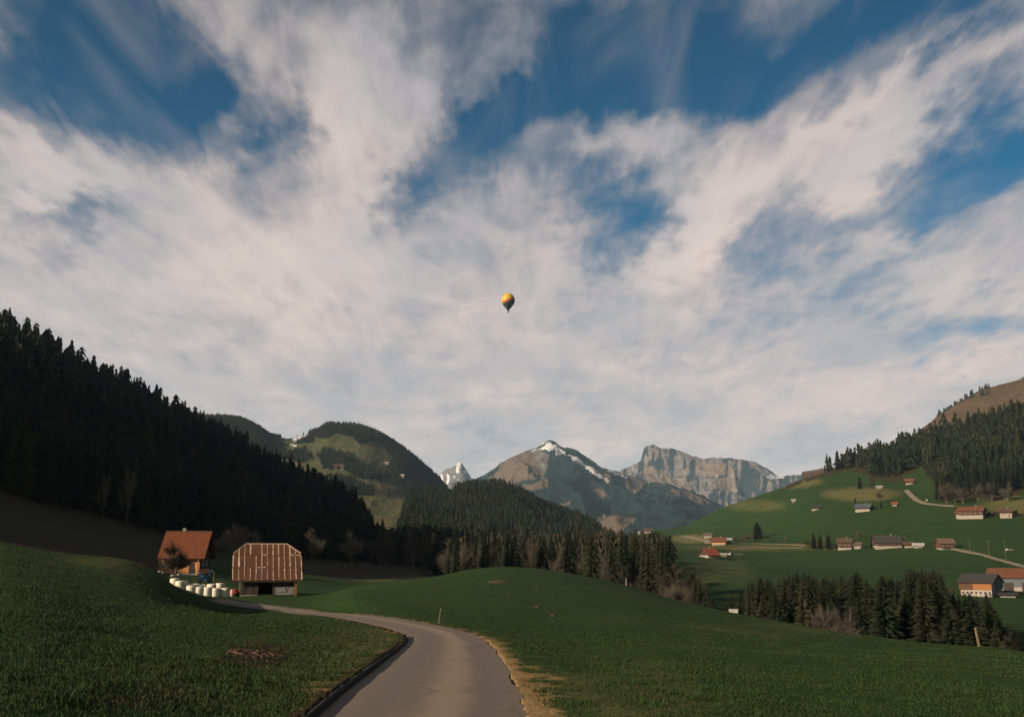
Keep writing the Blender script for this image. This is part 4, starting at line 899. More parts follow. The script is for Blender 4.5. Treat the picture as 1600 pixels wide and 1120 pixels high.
def house(name, label, px, py, wpx, wall_px, roof_px, depth, roof='brownroof', wall='redwood', base='plaster', base_frac=.42, bk=.6, upper=True, gable_front=False, yaw=0.0, nwin=3, group=None, cat='house', dmin=280, over=1.05, chimney=True, hgt=None, origin=None, sink=1.5, door=True):
    if origin is None: p, d = at(px, py, dmin=dmin)
    else: p, d = origin
    k = d / F; w = wpx * k * .93; hw_ = wall_px * k; hr = roof_px * k; az = math.atan2(p.x, p.y)
    o = thing(name, label, cat, p, -az + yaw, group); bh = hw_ * base_frac * bk; W2, D2 = w / 2, depth / 2
    if base_frac > 0: MB().box(-W2, W2, -D2, D2, -sink, bh).build('base', M[base], o)
    lo = bh if base_frac > 0 else -sink
    e = .12 if base_frac > 0 else 0
    if gable_front:
        MB().prism([(-W2 - e, lo), (W2 + e, lo), (W2 + e, hw_), (0, hw_ + hr), (-W2 - e, hw_)], -D2 - e, D2 + e, 'y').build('wall', M[wall], o)
        sl = hr / W2; r = MB(); x1 = W2 + over; zl = hw_ - over * sl + .12; zt = hw_ + hr + .12; y0, y1 = -D2 - over, D2 + over
        r.slab([(-x1, y0, zl), (0, y0, zt), (0, y1, zt), (-x1, y1, zl)][::-1], .22); r.slab([(0, y0, zt), (x1, y0, zl), (x1, y1, zl), (0, y1, zt)][::-1], .22)
    else:
        MB().prism([(-D2 - e, lo), (D2 + e, lo), (D2 + e, hw_), (0, hw_ + hr), (-D2 - e, hw_)], -W2 - e, W2 + e, 'x').build('wall', M[wall], o)
        sl = hr / D2; r = MB(); y1 = D2 + over; zl = hw_ - over * sl + .12; zt = hw_ + hr + .12; x0, x1 = -W2 - over, W2 + over
        r.slab([(x0, -y1, zl), (x1, -y1, zl), (x1, 0, zt), (x0, 0, zt)], .22); r.slab([(x0, 0, zt), (x1, 0, zt), (x1, y1, zl), (x0, y1, zl)], .22)
    ro = r.build('roof', M[roof], o)
    if chimney: MB().box(w * .18 - .35, w * .18 + .35, .3, 1.0, hw_ + hr * .55, hw_ + hr + .9).build('chimney', M['stone'], ro)
    for i in range(nwin):
        xx = -W2 + w * (i + .5) / nwin
        if bh > 1.6: window(o, xx, bh * .5 - .45, 1.0, 1.0, -D2)
        if upper and hw_ - bh > 1.9: window(o, xx, bh + .5, 1.05, 1.15, -D2 - e)
    if wall == 'redwood' and not gable_front and w > 8 and nwin > 2:       # timber balcony under the eave
        bc = MB().box(-W2 * .9, W2 * .9, -D2 - 1.0, -D2 - e, bh + .05, bh + .17).build('balcony', M['darkwood'], o)
        rl_ = MB().box(-W2 * .9, W2 * .9, -D2 - 1.0, -D2 - .94, bh + .95, bh + 1.05)
        for q in range(15): xq = -W2 * .9 + W2 * 1.8 * q / 14; rl_.box(xq - .06, xq + .06, -D2 - .99, -D2 - .95, bh + .17, bh + .95)
        rl_.build('railing', M['redwood'], bc)
    if door and bh > 2.0: MB().box(W2 * .4, W2 * .4 + 1.0, -D2 - .05, -D2 + .1, 0, 1.95).build('door', M['darkwood'], o)
    return o
# ---- chalets on the opposite slope
house('chalet', 'brown-roofed chalet with white base at the near end of the chalet row', 1320, 858, 20, 10, 6, 11, 'brownroof', 'redwood', 'plaster', .5, nwin=3)
house('shed', 'small white shed beside the brown-roofed chalet of the row', 1340, 857, 10, 6, 3, 6, 'paleroof', 'plaster', 'plaster', .3, cat='shed', nwin=2, chimney=False)
house('farmhouse', 'wide dark-roofed farmhouse with white and orange walls in the chalet row', 1386, 855, 38, 7, 10, 16, 'greyroof', 'redwood', 'plaster', .6, nwin=5, yaw=R(8))
house('shed', 'tall grey gabled shed behind the wide dark-roofed farmhouse', 1409, 853, 10, 10, 4, 8, 'greyroof', 'oldwood', 'stone', .3, True, cat='shed', nwin=1, chimney=False)
house('shed', 'low brown shed between the tall grey shed and the white tents', 1420, 854.5, 12, 5, 3, 7, 'brownroof', 'redwood', 'plaster', .4, cat='shed', nwin=1, chimney=False)
house('white_shed', 'white-roofed low shed at the far end of the chalet row', 1435, 855, 13, 3, 3, 6, 'white', 'plaster', 'plaster', .4, True, cat='shed', nwin=1, chimney=False)
house('chalet', 'brown timber chalet with pale roof alone beside the track', 1477, 857, 20, 8, 6, 8, 'paleroof', 'redwood', 'stone', .15, nwin=3, yaw=R(22), chimney=False)
house('chalet', 'large orange-roofed chalet on a white base high on the pasture', 1519, 808, 34, 9, 6, 15, 'orangeroof', 'redwood', 'plaster', .55, nwin=5, yaw=R(-8))
house('chalet', 'low white annex attached in front of the large orange-roofed chalet', 1503, 808, 16, 5, 3, 8, 'orangeroof', 'plaster', 'plaster', .5, nwin=2, chimney=False, dmin=300)
house('chalet', 'small brown-roofed chalet with white walls above the pasture', 1572, 808, 16, 8, 4, 9, 'brownroof', 'redwood', 'plaster', .6, True, nwin=2)
house('chalet', 'blue-roofed chalet with one white wall on the pasture slope', 1350, 798, 22, 5, 5, 10, 'blueroof', 'darkwood', 'plaster', .55, nwin=3, yaw=R(-14))
house('hut', 'dark wooden hut with white gable on the pasture slope', 1275, 796, 13, 3, 3.5, 8, 'greyroof', 'darkwood', 'plaster', .35, cat='hut', nwin=1, chimney=False)
house('hut', 'tiny white hut alone high on the pasture', 1240, 784, 5, 2.5, 1.5, 5, 'white', 'plaster', 'plaster', .5, cat='hut', nwin=0, chimney=False)
house('hut', 'small pink-roofed hut tucked under the hillside forest', 1421, 756, 11, 4, 4, 8, 'orangeroof', 'redwood', 'plaster', .3, cat='hut', nwin=1, chimney=False, dmin=500)
house('hut', 'low white hut on the brown patch below the forest', 1374, 763, 8, 2.5, 1.5, 6, 'white', 'plaster', 'plaster', .5, cat='hut', nwin=1, chimney=False, dmin=500)
house('hut', 'small red-roofed hut right of the blue-roofed chalet', 1398, 790, 6, 3, 2.5, 5, 'redroof', 'plaster', 'plaster', .4, cat='hut', nwin=1, chimney=False, dmin=500)
house('house', 'bright red-roofed white house alone on the near pasture', 1108, 871, 20, 5, 9, 10, 'redroof', 'darkwood', 'plaster', .7, True, yaw=R(35), nwin=2)
house('shed', 'low white shed right of the bright red-roofed house', 1130, 868.5, 9, 2.5, 1.5, 5, 'white', 'plaster', 'plaster', .5, cat='shed', nwin=1, chimney=False)
house('farmhouse', 'long orange-roofed farmhouse beside the valley road', 1123, 851, 21, 5, 6, 12, 'orangeroof', 'cream', 'plaster', .5, nwin=4)
house('shed', 'pale grey-white shed joined to the long orange farmhouse', 1138, 850, 9, 6, 3, 8, 'white', 'plaster', 'plaster', .5, True, cat='shed', nwin=1, chimney=False)
house('house', 'pale house where the track meets the valley road', 1106, 840, 12, 4, 3, 10, 'paleroof', 'plaster', 'plaster', .5, nwin=2)
house('house', 'distant brown house at the valley end above the trees', 1012, 832, 13, 3.5, 3.5, 14, 'brownroof', 'redwood', 'plaster', .5, nwin=2, dmin=900)
house('house', 'distant low white house left of the brown house at the valley end', 998, 835, 10, 3, 1.5, 12, 'white', 'plaster', 'plaster', .5, nwin=2, dmin=900, chimney=False)
house('hut', 'white hut in the clearing of the spur forest', 804, 843, 8, 3, 2, 6, 'white', 'plaster', 'plaster', .5, cat='hut', nwin=1, chimney=False, dmin=500)
def on_alp(px, py):
    v = pdir(px, py); hd = math.hypot(v[0], v[1]); dd = np.linspace(1450, 2850, 900); x, y = v[0] / hd * dd, v[1] / hd * dd; z = EYE + v[2] / hd * dd; i = np.nonzero(z <= HALP(x, y))[0]; i = i[0] if len(i) else 700
    return Vector((x[i], y[i], float(HALP(x[i:i+1], y[i:i+1])[0]))), dd[i]
house('chalet', 'brown-roofed alpine chalet on the meadows of the far alp', 529, 733, 16, 3, 5, 12, 'brownroof', 'redwood', 'plaster', .4, nwin=2, chimney=False, origin=on_alp(529, 733))
house('hut', 'white hut before the trees on the far alp', 628, 747, 6, 4, 2, 8, 'white', 'plaster', 'plaster', .5, cat='hut', nwin=1, chimney=False, origin=on_alp(628, 747))
house('hut', 'tiny brown hut on the saddle of the far alp', 442, 688, 6, 2, 2, 9, 'brownroof', 'redwood', 'redwood', .4, cat='hut', nwin=0, chimney=False, origin=on_alp(442, 688))
house('hut', 'low pale hut at the wood edge of the far alp', 604, 725, 6, 2, 1.2, 8, 'white', 'plaster', 'plaster', .5, cat='hut', nwin=0, chimney=False, origin=on_alp(604, 725))
# ---- the big farm on the right
pA, dA = at(1534, 930, dmin=330); kA = dA / F
fa = house('farm_barn', 'dark-roofed barn with orange timber front on white base behind the gully trees', 1522, 930, 43, 19, 10, 13, 'greyroof', 'orangewood', 'plaster', .42, nwin=7, yaw=R(-16), cat='barn', origin=(pA, dA), chimney=False, door=False, bk=1.0, upper=False)
W2 = 43 * kA / 2
MB().box(-W2 - .1, -W2 * .18, -6.5 - .22, -6.5 - .13, 8 * kA, 18.6 * kA).build('cladding', M['redwood'], fa)
MB().prism([(-6.45, 8 * kA), (6.45, 8 * kA), (6.45, 19 * kA), (0, 28.6 * kA), (-6.45, 19 * kA)], W2 + .13, W2 + .22, 'x').build('gable_cladding', M['bluegrey'], fa)
pB = atd(1594, dA + 24); dB = dA + 24
fb = house('farm_barn', 'long barn under a wide rusty orange roof at the frame edge', 1592, 930, 84, 19, 11, 16, 'orangeroof', 'bluegrey', 'plaster', .5, nwin=0, yaw=R(-6), cat='barn', origin=(pB, dB), chimney=False, door=False)
for i in range(3): MB().box(-6 + i * 6.5, -2.5 + i * 6.5, -8.2, -7.95, 0, 3.4).build('door', M['darkwood'], fb)
pC = atd(1569, dA - 4)
ls = house('lean_to', 'low grey lean-to shed between the two big farm barns', 1558, 930, 20, 4, 1.5, 4, 'greyroof', 'bluegrey', 'stone', .4, nwin=2, cat='shed', origin=(pC, dA - 4), chimney=False)
def car(label, px, py, colour, dmin=280, yaw=0.6, s=1.0):
    p, d = at(px, py, dmin=dmin); o = thing('parked_car', label, 'car', p, yaw)
    b = MB().prism([(-2.1, .35), (2.1, .35), (2.15, .8), (1.2, .95), (.6, 1.42), (-1.2, 1.45), (-1.9, .95), (-2.12, .85)], -.85, .85, 'y').build('body', M[colour], o)
    MB().prism([(.55, .98), (1.1, .98), (.5, 1.36), (-1.15, 1.38), (-1.7, .98)], -.87, .87, 'y').build('window', M['glass'], o)
    for wx in (-1.35, 1.35):
        for wy in (-.8, .8): MB().tube((wx, wy - .1, .33), (wx, wy + .1, .33), .33, n=10).build('wheel', M['tyre'], o)
    return o
car('white car parked by the long barn at the big farm', 1569, 930, 'white', 330, .3)
car('white van-like car on the pasture by the utility poles', 1577, 861, 'white', 330, .2)
car('pale car parked on the lawn right of the red-roofed house', 1142, 867, 'white', 330, .9)
car('white car at the forest edge by the bent track', 1449, 783, 'white', 500, .9)
# ---- utility poles
for (px, py, hp, lb) in ((1147, 853, 15, 'thin utility pole right of the long orange farmhouse'), (1176, 856, 18, 'short brown utility pole below the lone pasture spruce'), (1228, 853, 14, 'thin utility pole midway along the straight valley road'),
                         (1288, 862, 20, 'pale utility pole against the spruce clump'), (1516, 861, 16, 'utility pole nearest the pale-roofed timber chalet'), (1546, 871, 24, 'middle utility pole above the sloping track'), (1572, 874, 26, 'utility pole beside the white parked car')):
    p, d = at(px, py, dmin=300); h = hp * d / F; o = thing('utility_pole', lb, 'pole', p, 0, 'utility poles across the valley')
    MB().tube((0, 0, -.5), (0, 0, h), .10, .07).build('pole', M['postwood'], o); MB().box(-.9, .9, -.05, .05, h - .66, h - .56).build('crossarm', M['postwood'], o)
    for q in (-.75, .75): MB().lathe([(.03, 0), (.07, .05), (.05, .2)], 6, (q, 0, h - .5)).build('insulator', M['white'], o)

# ------------------------------------------------------------------ the farm by the road
# farmhouse
hp_ = atd(291, 202); hd_ = 202; kh = hd_ / F; az = math.atan2(hp_.x, hp_.y)
def tile_mat():
    m, q, b = new_mat('orange_roof_tiles'); b.inputs['Roughness'].default_value = .9
    v = q.n('ShaderNodeTexCoord').outputs['Object']
    n = q.noise(v, .9, 5, .65); n2 = q.noise(v, 6, 4, .6)
    br = q.n('ShaderNodeTexVoronoi'); q.put(br.inputs['Vector'], q.map(v, sc=(4, 3, 3))); br.inputs['Scale'].default_value = 1.2
    c = q.mix(br.outputs['Color'], (0.1264, 0.0320, 0.0095), (0.0749, 0.0200, 0.0073))
    c = q.mix(q.mr(n, .45, .7, 0, .7), c, (0.0398, 0.0152, 0.0073)); c = q.mix(q.mr(n2, .5, .8, 0, .4), c, (0.1404, 0.0440, 0.0147))
    q.put(b.inputs['Base Color'], c); return m
fh = thing('farmhouse', 'old farmhouse with orange tiled roof and sunlit timber front', 'house', hp_, -az + R(-14))
w, dep, hw_, hr = 6.9, 8.0, 3.55, 4.2; W2, D2 = w / 2, dep / 2
MB().box(-W2, W2, -D2, D2, -1.5, .9).build('base', M['cream'], fh)
MB().prism([(-D2 - .06, .9), (D2 + .06, .9), (D2 + .06, hw_), (0, hw_ + hr - .2), (-D2 - .06, hw_)], -W2 - .06, W2 + .06, 'x').build('wall', M['cream'], fh)
r = MB(); ov = .95; sl = hr / D2; zl = hw_ - ov * sl * .8; zt = hw_ + hr
r.slab([(-W2 - .6, -D2 - ov, zl), (W2 + 1.1, -D2 - ov, zl), (W2 + 1.1, 0, zt), (-W2 - .6, 0, zt)], .2); r.slab([(-W2 - .6, 0, zt), (W2 + 1.1, 0, zt), (W2 + 1.1, D2 + ov, zl), (-W2 - .6, D2 + ov, zl)], .2)
ro = r.build('roof', tile_mat(), fh)
MB().tube((-W2 - .6, 0, zt + .02), (W2 + 1.1, 0, zt + .02), .14).build('ridge_cap', M['brownroof'], ro)
MB().box(-1.2, -.6, .8, 1.4, zt - 1.4, zt + .7).build('chimney', M['stone'], ro)
MB().box(-W2, W2, -D2 - .24, -D2 - .07, hw_ - .75, hw_ - .35).build('beam', M['orangewood'], fh)
MB().prism([(-D2 - .02, .9), (D2 + .02, .9), (D2 + .02, hw_), (0, hw_ + hr - .35), (-D2 - .02, hw_)], W2 + .065, W2 + .12, 'x').build('gable_cladding', M['darkwood'], fh)
for x in (-2.9, -1.4, .2): window(fh, x, 1.15, .95, 1.05, -D2 - .06)
window(fh, -1.5, 1.4, .9, 1.0, W2 + .12, 'right'); window(fh, 1.2, 1.4, .9, 1.0, W2 + .12, 'right')
dr_ = MB().box(1.6, 2.6, -D2 - .12, -D2 - .065, -.2, 2.0).build('door', M['darkwood'], fh); MB().lathe([(.05, 0), (.06, .06), (.03, .12)], 6, (2.45, -D2 - .16, .95)).build('handle', M['steel'], dr_)
for x in (-3.6, 3.4): MB().box(x - .1, x + .1, -D2 - .8, -D2 - .6, -.6, hw_ - .7).build('porch_post', M['orangewood'], fh)
MB().box(-3.7, 3.5, -D2 - 1.0, -D2 - .1, -1.2, .02).build('porch_step', M['stone'], fh)
# rusty barn
bp = atd(417.5, 143); db = 143; kb = db / F; az = math.atan2(bp.x, bp.y)
barn = thing('barn', 'old barn with rusty streaked sheet-metal roof and dark planks', 'barn', bp, -az + R(3))
zb = bp.z
def bx_(px): return (px - 417.5) * kb
def bz_(py): return EYE - (py - 870) * kb - zb
e_z, r_z, h_z = bz_(903), bz_(852), bz_(865.5)
xl, xr = bx_(368.5), bx_(465.5); rxl, rxr = bx_(386), bx_(446)
D2 = 4.0; ye = -D2 - .55                          # roof runs from eave (y = ye) up to the ridge (y = 0)
def rp(x, t, lift=0.0): return (x, ye * (1 - t), e_z + (r_z - e_z) * t + lift)
t_h = (h_z - e_z) / (r_z - e_z)
nb_ = MB().prism([(-D2, -1.0), (D2, -1.0), (D2, e_z + .55 * (r_z - e_z) * .1), (0, r_z - .35), (-D2, e_z + .1)], bx_(380), bx_(380) + .15, 'x')
wall_l, wall_r, wl = bx_(380), bx_(455), e_z + .35
MB().prism([(-D2, -1.0), (D2, -1.0), (D2, wl), (2.4, e_z + 2.4), (-2.4, e_z + 2.4), (-D2, wl)], wall_l + .01, wall_l + .16, 'x').build('side_wall', M['darkwood'], barn)
MB().prism([(-D2, -1.0), (D2, -1.0), (D2, wl), (2.4, e_z + 2.4), (-2.4, e_z + 2.4), (-D2, wl)], wall_r - .16, wall_r - .01, 'x').build('side_wall', M['darkwood'], barn)
MB().box(wall_l, wall_r, D2 - .15, D2, -1.0, wl).build('back_wall', M['darkwood'], barn)
# plank front left of the doorway, board by board
x = wall_l; ox0, ox1 = bx_(404), bx_(426)
while x < ox0 - .05:
    wd_ = min(random.uniform(.22, .34), ox0 - x); MB().box(x + .012, x + wd_ - .012, -D2 - random.uniform(.01, .05), -D2 + .05, random.uniform(-.4, -.1), wl).build('plank', M['darkwood'] if random.random() < .6 else M['oldwood'], barn); x += wd_
x = ox1
while x < wall_r - .05:
    wd_ = min(random.uniform(.22, .34), wall_r - x); MB().box(x + .012, x + wd_ - .012, -D2 - random.uniform(.01, .05), -D2 + .05, .95, wl).build('plank', M['oldwood'] if random.random() < .55 else M['darkwood'], barn); x += wd_
MB().box(ox0 - .12, ox0 + .06, -D2 - .1, -D2 + .1, -.5, wl - .1).build('door_post', M['oldwood'], barn); MB().box(ox1 - .06, ox1 + .12, -D2 - .1, -D2 + .1, -.5, wl - .1).build('door_post', M['oldwood'], barn)
# stone footing right of the doorway, stone by stone
for row in range(3):
    x = ox1 + .14
    while x < wall_r - .1:
        wd_ = min(random.uniform(.35, .7), wall_r - x); MB().box(x + .015, x + wd_ - .015, -D2 - random.uniform(.05, .13), -D2 + .1, -.05 + row * .33 + .015, .28 + row * .33).build('stone', M['stone'], barn); x += wd_
MB().box(ox1 + .14, wall_r, -D2 + .1, -D2 + .35, -1.0, .94).build('footing', M['stone'], barn)
MB().box(wall_l, ox0, -D2 - .2, -D2 + .2, -.9, -.02).build('sill_beam', M['stone'], barn)
MB().box(wall_r + .12, wall_r + .36, -D2 - .35, -D2 - .1, -.4, e_z + .1).build('corner_post', M['orangewood'], barn)
# sheet-metal roof: sheets one by one, pale seam strips between the columns
def rust_mat(name, c1, c2, c3):
    m, q, b = new_mat(name); b.inputs['Roughness'].default_value = .75
    v = q.n('ShaderNodeTexCoord').outputs['Object']; ro_ = q.n('ShaderNodeObjectInfo').outputs['Random']
    n = q.noise(q.map(v, sc=(1, .35, .35)), 1.6, 6, .65); n2 = q.noise(v, 7, 4, .7)
    c = q.mix(q.mr(n, .35, .65, 0, 1), c1, c2); c = q.mix(q.mr(n2, .55, .75, 0, .5), c, c3)
    c = q.mix(q.mr(ro_, 0, 1, 0, .35), c, (.10, .042, .022))
    q.put(b.inputs['Base Color'], c); return m
rust = rust_mat('rusty_sheet', (0.0739, 0.0270, 0.0109), (0.0470, 0.0190, 0.0085), (0.1176, 0.0470, 0.0199))
seam = rust_mat('pale_seam', (0.4455, 0.3432, 0.2489), (0.3240, 0.2376, 0.1742), (0.2025, 0.0990, 0.0560))
ncol = 12; xs = [xl + (xr - xl) * i / ncol for i in range(ncol + 1)]
def xlim(t):                                      # roof narrows above the clipped gable corners
    if t <= t_h: return xl, xr
    u = (t - t_h) / (1 - t_h); return xl + (rxl - xl) * u, xr + (rxr - xr) * u
rows = [(0, .335), (.335, .68), (.68, 1.0)]
for ri_, (t0, t1) in enumerate(rows):
    for i in range(ncol):
        a, b_ = xs[i], xs[i + 1]
        def tt(x): return t_h + (1 - t_h) * (x - xl) / (rxl - xl) if x < rxl else (t_h + (1 - t_h) * (xr - x) / (xr - rxr) if x > rxr else 1.0)
        if min(t1, tt((a + b_) / 2)) <= t0 + .03: continue
        kx = {a, b_} | {v_ for v_ in (rxl, rxr) if a < v_ < b_}
        for (xe, xi) in ((xl, rxl), (xr, rxr)):                      # where the hip meets the row's edges
            for te in (t0, t1):
                xc = xe + (xi - xe) * (te - t_h) / (1 - t_h)
                if te > t_h and a < xc < b_: kx.add(xc)
        top = [(x_, min(t1, tt(x_))) for x_ in sorted(kx) if min(t1, tt(x_)) >= t0 - 1e-6]
        clean = [p_ for p_ in ((top[0][0], t0), (top[-1][0], t0)) if True]
        for p_ in top[::-1]:
            if p_[1] - t0 > .004: clean.append(p_)
        if len(clean) < 3 or clean[1][0] - clean[0][0] < .05: continue
        q = [rp(px_, t_ + (0 if t_ > .01 else random.uniform(-.02, .005)), .03 - ri_ * -.03 + random.uniform(0, .02)) for px_, t_ in clean]
        nn = (Vector(q[1]) - Vector(q[0])).cross(Vector(q[2]) - Vector(q[0]))
        if nn.z < 0: q = q[::-1]
        MB().slab(q, .03).build('roof_sheet', rust, barn)
for i in range(0, ncol + 1):
    x = xs[i]
    for ri_, (t0, t1) in enumerate(rows):
        if random.random() < .04: continue
        tm = t1
        while tm > t0 and not (xlim(tm)[0] - .01 <= x <= xlim(tm)[1] + .01): tm -= .02
        if tm - t0 < .06: continue
        hwid = random.choice((.036, .045, .055, .085)) * random.uniform(.8, 1.15); n__ = 5; s = MB(); pts_ = []
        tA, tB = t0 + random.uniform(-.015, .01), tm - random.uniform(0, .03)
        lf, rt = [], []
        for k in range(n__ + 1):
            t = tA + (tB - tA) * k / n__; wv = hwid * random.uniform(.45, 1.6); cx_ = x + random.uniform(-.02, .02)
            lf.append(rp(cx_ - wv, t, .10 + ri_ * .03)); rt.append(rp(cx_ + wv, t, .10 + ri_ * .03))
        for k in range(n__): s.slab([lf[k], rt[k], rt[k + 1], lf[k + 1]], .03)
        s.build('seam_strip', seam, barn)
for ri_ in (1, 2):                                # short pale laps along the cross joints
    t = rows[ri_][0]
    for i in range(ncol):
        if random.random() < .7: continue
        a, b_ = xs[i] + random.uniform(0, .3), xs[i + 1] - random.uniform(0, .3)
        if b_ - a < .15 or a < xlim(t)[0] or b_ > xlim(t)[1]: continue
        MB().slab([rp(a, t - .012, .115), rp(b_, t - .012, .115), rp(b_, t + .012, .115), rp(a, t + .012, .115)], .02).build('lap_strip', seam, barn)
MB().tube(rp(rxl, 1, .1), rp(rxr, 1, .1), .09).build('ridge_cap', seam, barn)
MB().tube(rp(xl, t_h, .1), rp(rxl, 1, .1), .08).build('hip_cap', seam, barn); MB().tube(rp(xr, t_h, .1), rp(rxr, 1, .1), .08).build('hip_cap', seam, barn)
MB().slab([(xr, -ye, e_z), (xl, -ye, e_z), (xl, ye * (t_h - 1), h_z), (rxl, 0, r_z), (rxr, 0, r_z), (xr, ye * (t_h - 1), h_z)], .06).build('rear_roof', rust, barn)
MB().slab([(xl, ye * (1 - t_h), h_z), (rxl, 0, r_z), (xl, -ye * (1 - t_h), h_z)][::-1], .05).build('half_hip', rust, barn)
MB().slab([(xr, ye * (1 - t_h), h_z), (rxr, 0, r_z), (xr, -ye * (1 - t_h), h_z)], .05).build('half_hip', rust, barn)
MB().box(xl + .1, xr - .1, ye + .02, ye + .14, e_z - .22, e_z - .08).build('eave_beam', M['oldwood'], barn)
# silage bales
def bale_mesh(seed):
    r = random.Random(seed); b = MB(); R0 = .60; Hh = 1.16
    prof = [(.02, 0), (R0 * .9, 0), (R0 * .985, .07), (R0 * 1.0, .2), (R0 * 1.025, .45), (R0 * 1.02, .75), (R0 * .995, 1.0), (R0 * .97, 1.09), (R0 * .86, Hh), (R0 * .4, Hh + .03), (.02, Hh + .02)]
    b.lathe(prof, 20); b.V = [(x * (1 + r.uniform(-.02, .02)), y * (1 + r.uniform(-.02, .02)), z + r.uniform(-.012, .012)) for x, y, z in b.V]
    o = b.build('tmp', M['film'], None, True); me = o.data; bpy.data.objects.remove(o); return me
BM = [bale_mesh(i) for i in range(4)]
BALES = [(275.5, 916, 152, 'leftmost white bale standing apart at the row end'), (284.5, 920.5, 146, 'pinkish white bale second from the left, in front'), (290, 916, 154, 'white bale half hidden behind the pinkish bale'), (294.5, 921, 147, 'fourth white bale from the left in the upper row'),
         (308.5, 921.5, 147, 'white bale right below the thin leaning pole'), (320, 922, 148, 'white bale in front of the pale ramp planks'), (333.5, 922, 147, 'white bale second from the right in the upper row'), (346, 921, 149, 'tall white bale at the right end of the upper row'),
         (301.5, 929, 139.5, 'white bale mostly sunk behind the meadow, lower row'), (314, 931, 139.5, 'white bale second from the left in the lower row'), (327, 933, 139.5, 'middle white bale of the lower front row'), (339.5, 933.5, 139.5, 'white bale fourth in the lower front row'), (354.5, 933.5, 140, 'white bale nearest the barn at the lower row end')]
for px, py, d, lb in BALES:
    p = atd(px, d); o = link('silage_bale', random.choice(BM)); s = random.uniform(1.0, 1.1)
    zt = EYE - (py - 870) / F * d
    o.location = (p.x, p.y, min(zt, p.z + .35) if zt > p.z else max(zt, p.z - .12)); o.rotation_euler = (random.uniform(-.04, .04), random.uniform(-.04, .04), random.uniform(0, 6.28)); o.scale = (s, s, s)
    tag(o, lb, 'bale', 'white wrapped silage bales')
# blue farm machine by the house
p = atd(321.5, 176); o = thing('farm_machine', 'blue hay machine with raised arms parked before the farmhouse gable', 'farm machine', p, R(30))
MB().box(-.8, .8, -.3, .3, .45, .85).build('frame', M['blue'], o); MB().box(-.35, .35, -.35, .35, .85, 1.3).build('gearbox', M['blue'], o)
for s_ in (-1, 1):
    MB().tube((s_ * .5, 0, .8), (s_ * 1.0, 0, 2.0), .09, .07).build('arm', M['blue'], o)
    wh = MB().tube((s_ * .85, -.12, .38), (s_ * .85, .12, .38), .38, n=14).build('wheel', M['tyre'], o); MB().tube((s_ * .85, -.14, .38), (s_ * .85, .14, .38), .18, n=10).build('rim', M['steel'], wh)
for k in range(6):
    a = k * 1.047; MB().tube((1.0 * (1 if k % 2 else -1), 0, 2.0), (1.0 * (1 if k % 2 else -1) + math.cos(a) * .6, math.sin(a) * .6, 1.85), .035).build('tine_arm', M['steel'], o)
MB().tube((0, -.3, .6), (0, -1.7, .45), .07).build('drawbar', M['blue'], o)
# ramp of planks, leaning bar, posts
p = atd(323, 160); o = thing('plank_stack', 'pale planks lying on the slope above the bales', 'planks', p, R(-38))
for k in range(5): MB().box(-1.1, 1.1, -.5 + k * .2, -.32 + k * .2, .06 + .02 * (k % 2), .12 + .02 * (k % 2)).build('plank', M['plank'], o)
MB().box(-.9, -.75, -.55, .55, -.1, .06).build('bearer', M['oldwood'], o); MB().box(.75, .9, -.55, .55, -.1, .06).build('bearer', M['oldwood'], o)
p = atd(332.5, 160); o = thing('sawhorse', 'wooden trestle with a sloping pale bar by the planks', 'trestle', p, R(10))
MB().tube((-.45, 0, 1.15), (.5, 0, .45), .06).build('bar', M['plank'], o)
for q in ((-.4, -.35), (-.4, .35), (.45, -.3), (.45, .3)): MB().tube((q[0], q[1], -.1), (q[0], 0, 1.1 if q[0] < 0 else .5), .045).build('leg', M['oldwood'], o)
def post(label, px, d, hm, r=.06, lean=(0, 0), m='postwood', group='wooden posts'):
    p = atd(px, d); o = thing('wooden_post', label, 'post', p, 0, group)
    MB().tube((0, 0, -.35), (lean[0], lean[1], hm), r, r * .85, 8).build('shaft', M[m], o); MB().lathe([(r * .86, 0), (r * .6, .03), (.01, .045)], 8, (lean[0], lean[1], hm - .004)).build('cut_top', M['plank'], o)
pp, dp = at(686, 974, dmax=190)
post('leaning pale marker post beside the road bend', 685.5, dp + .3, 21 * dp / F, .032, (.14, 0), 'postwood')
pp, dp2 = at(977, 920, dmin=100, dmax=190); post('short white post on the meadow crest', 977.5, 172, 11 * 172 / F, .06, (0, 0), 'white')
post('stout leaning fence post on the meadow edge above the gully', 1519, 80, 1.28, .11, (-.22, 0), 'postwood')
post('tall thin pole rising behind the bales', 305.5, 152, 2.2, .04, (0, 0), 'oldwood')
post('thick grey post between the farmhouse and the barn', 336.5, 172, 1.9, .13, (0, 0), 'oldwood')
# red cart by the barn
p = atd(376, 141.5); o = thing('hand_cart', 'red cart beside the left corner of the rusty barn', 'cart', p, R(20))
MB().box(-.55, .45, -.4, .4, .35, .55).box(-.55, -.48, -.4, .4, .55, .95).build('tray', M['red'], o); MB().tube((.45, 0, .45), (1.05, 0, .75), .03).build('handle', M['steel'], o)
for s_ in (-.44, .44): MB().tube((-.1, s_ - .04, .28), (-.1, s_ + .04, .28), .28, n=12).build('wheel', M['tyre'], o)
MB().box(-.42, .35, -.33, .33, .55, .85).build('crate', M['red'], o)
p = atd(366, 142); o = thing('barrel', 'pinkish barrel between the bales and the barn', 'barrel', p); MB().lathe([(.26, 0), (.30, .25), (.31, .45), (.29, .7), (.25, .88)], 14).build('body', mat('pink_plastic', (.45, .24, .20), (.33, .17, .14), 3, .6), o); MB().lathe([(.315, .3), (.325, .33), (.315, .36)], 14).build('hoop', M['steel'], o)
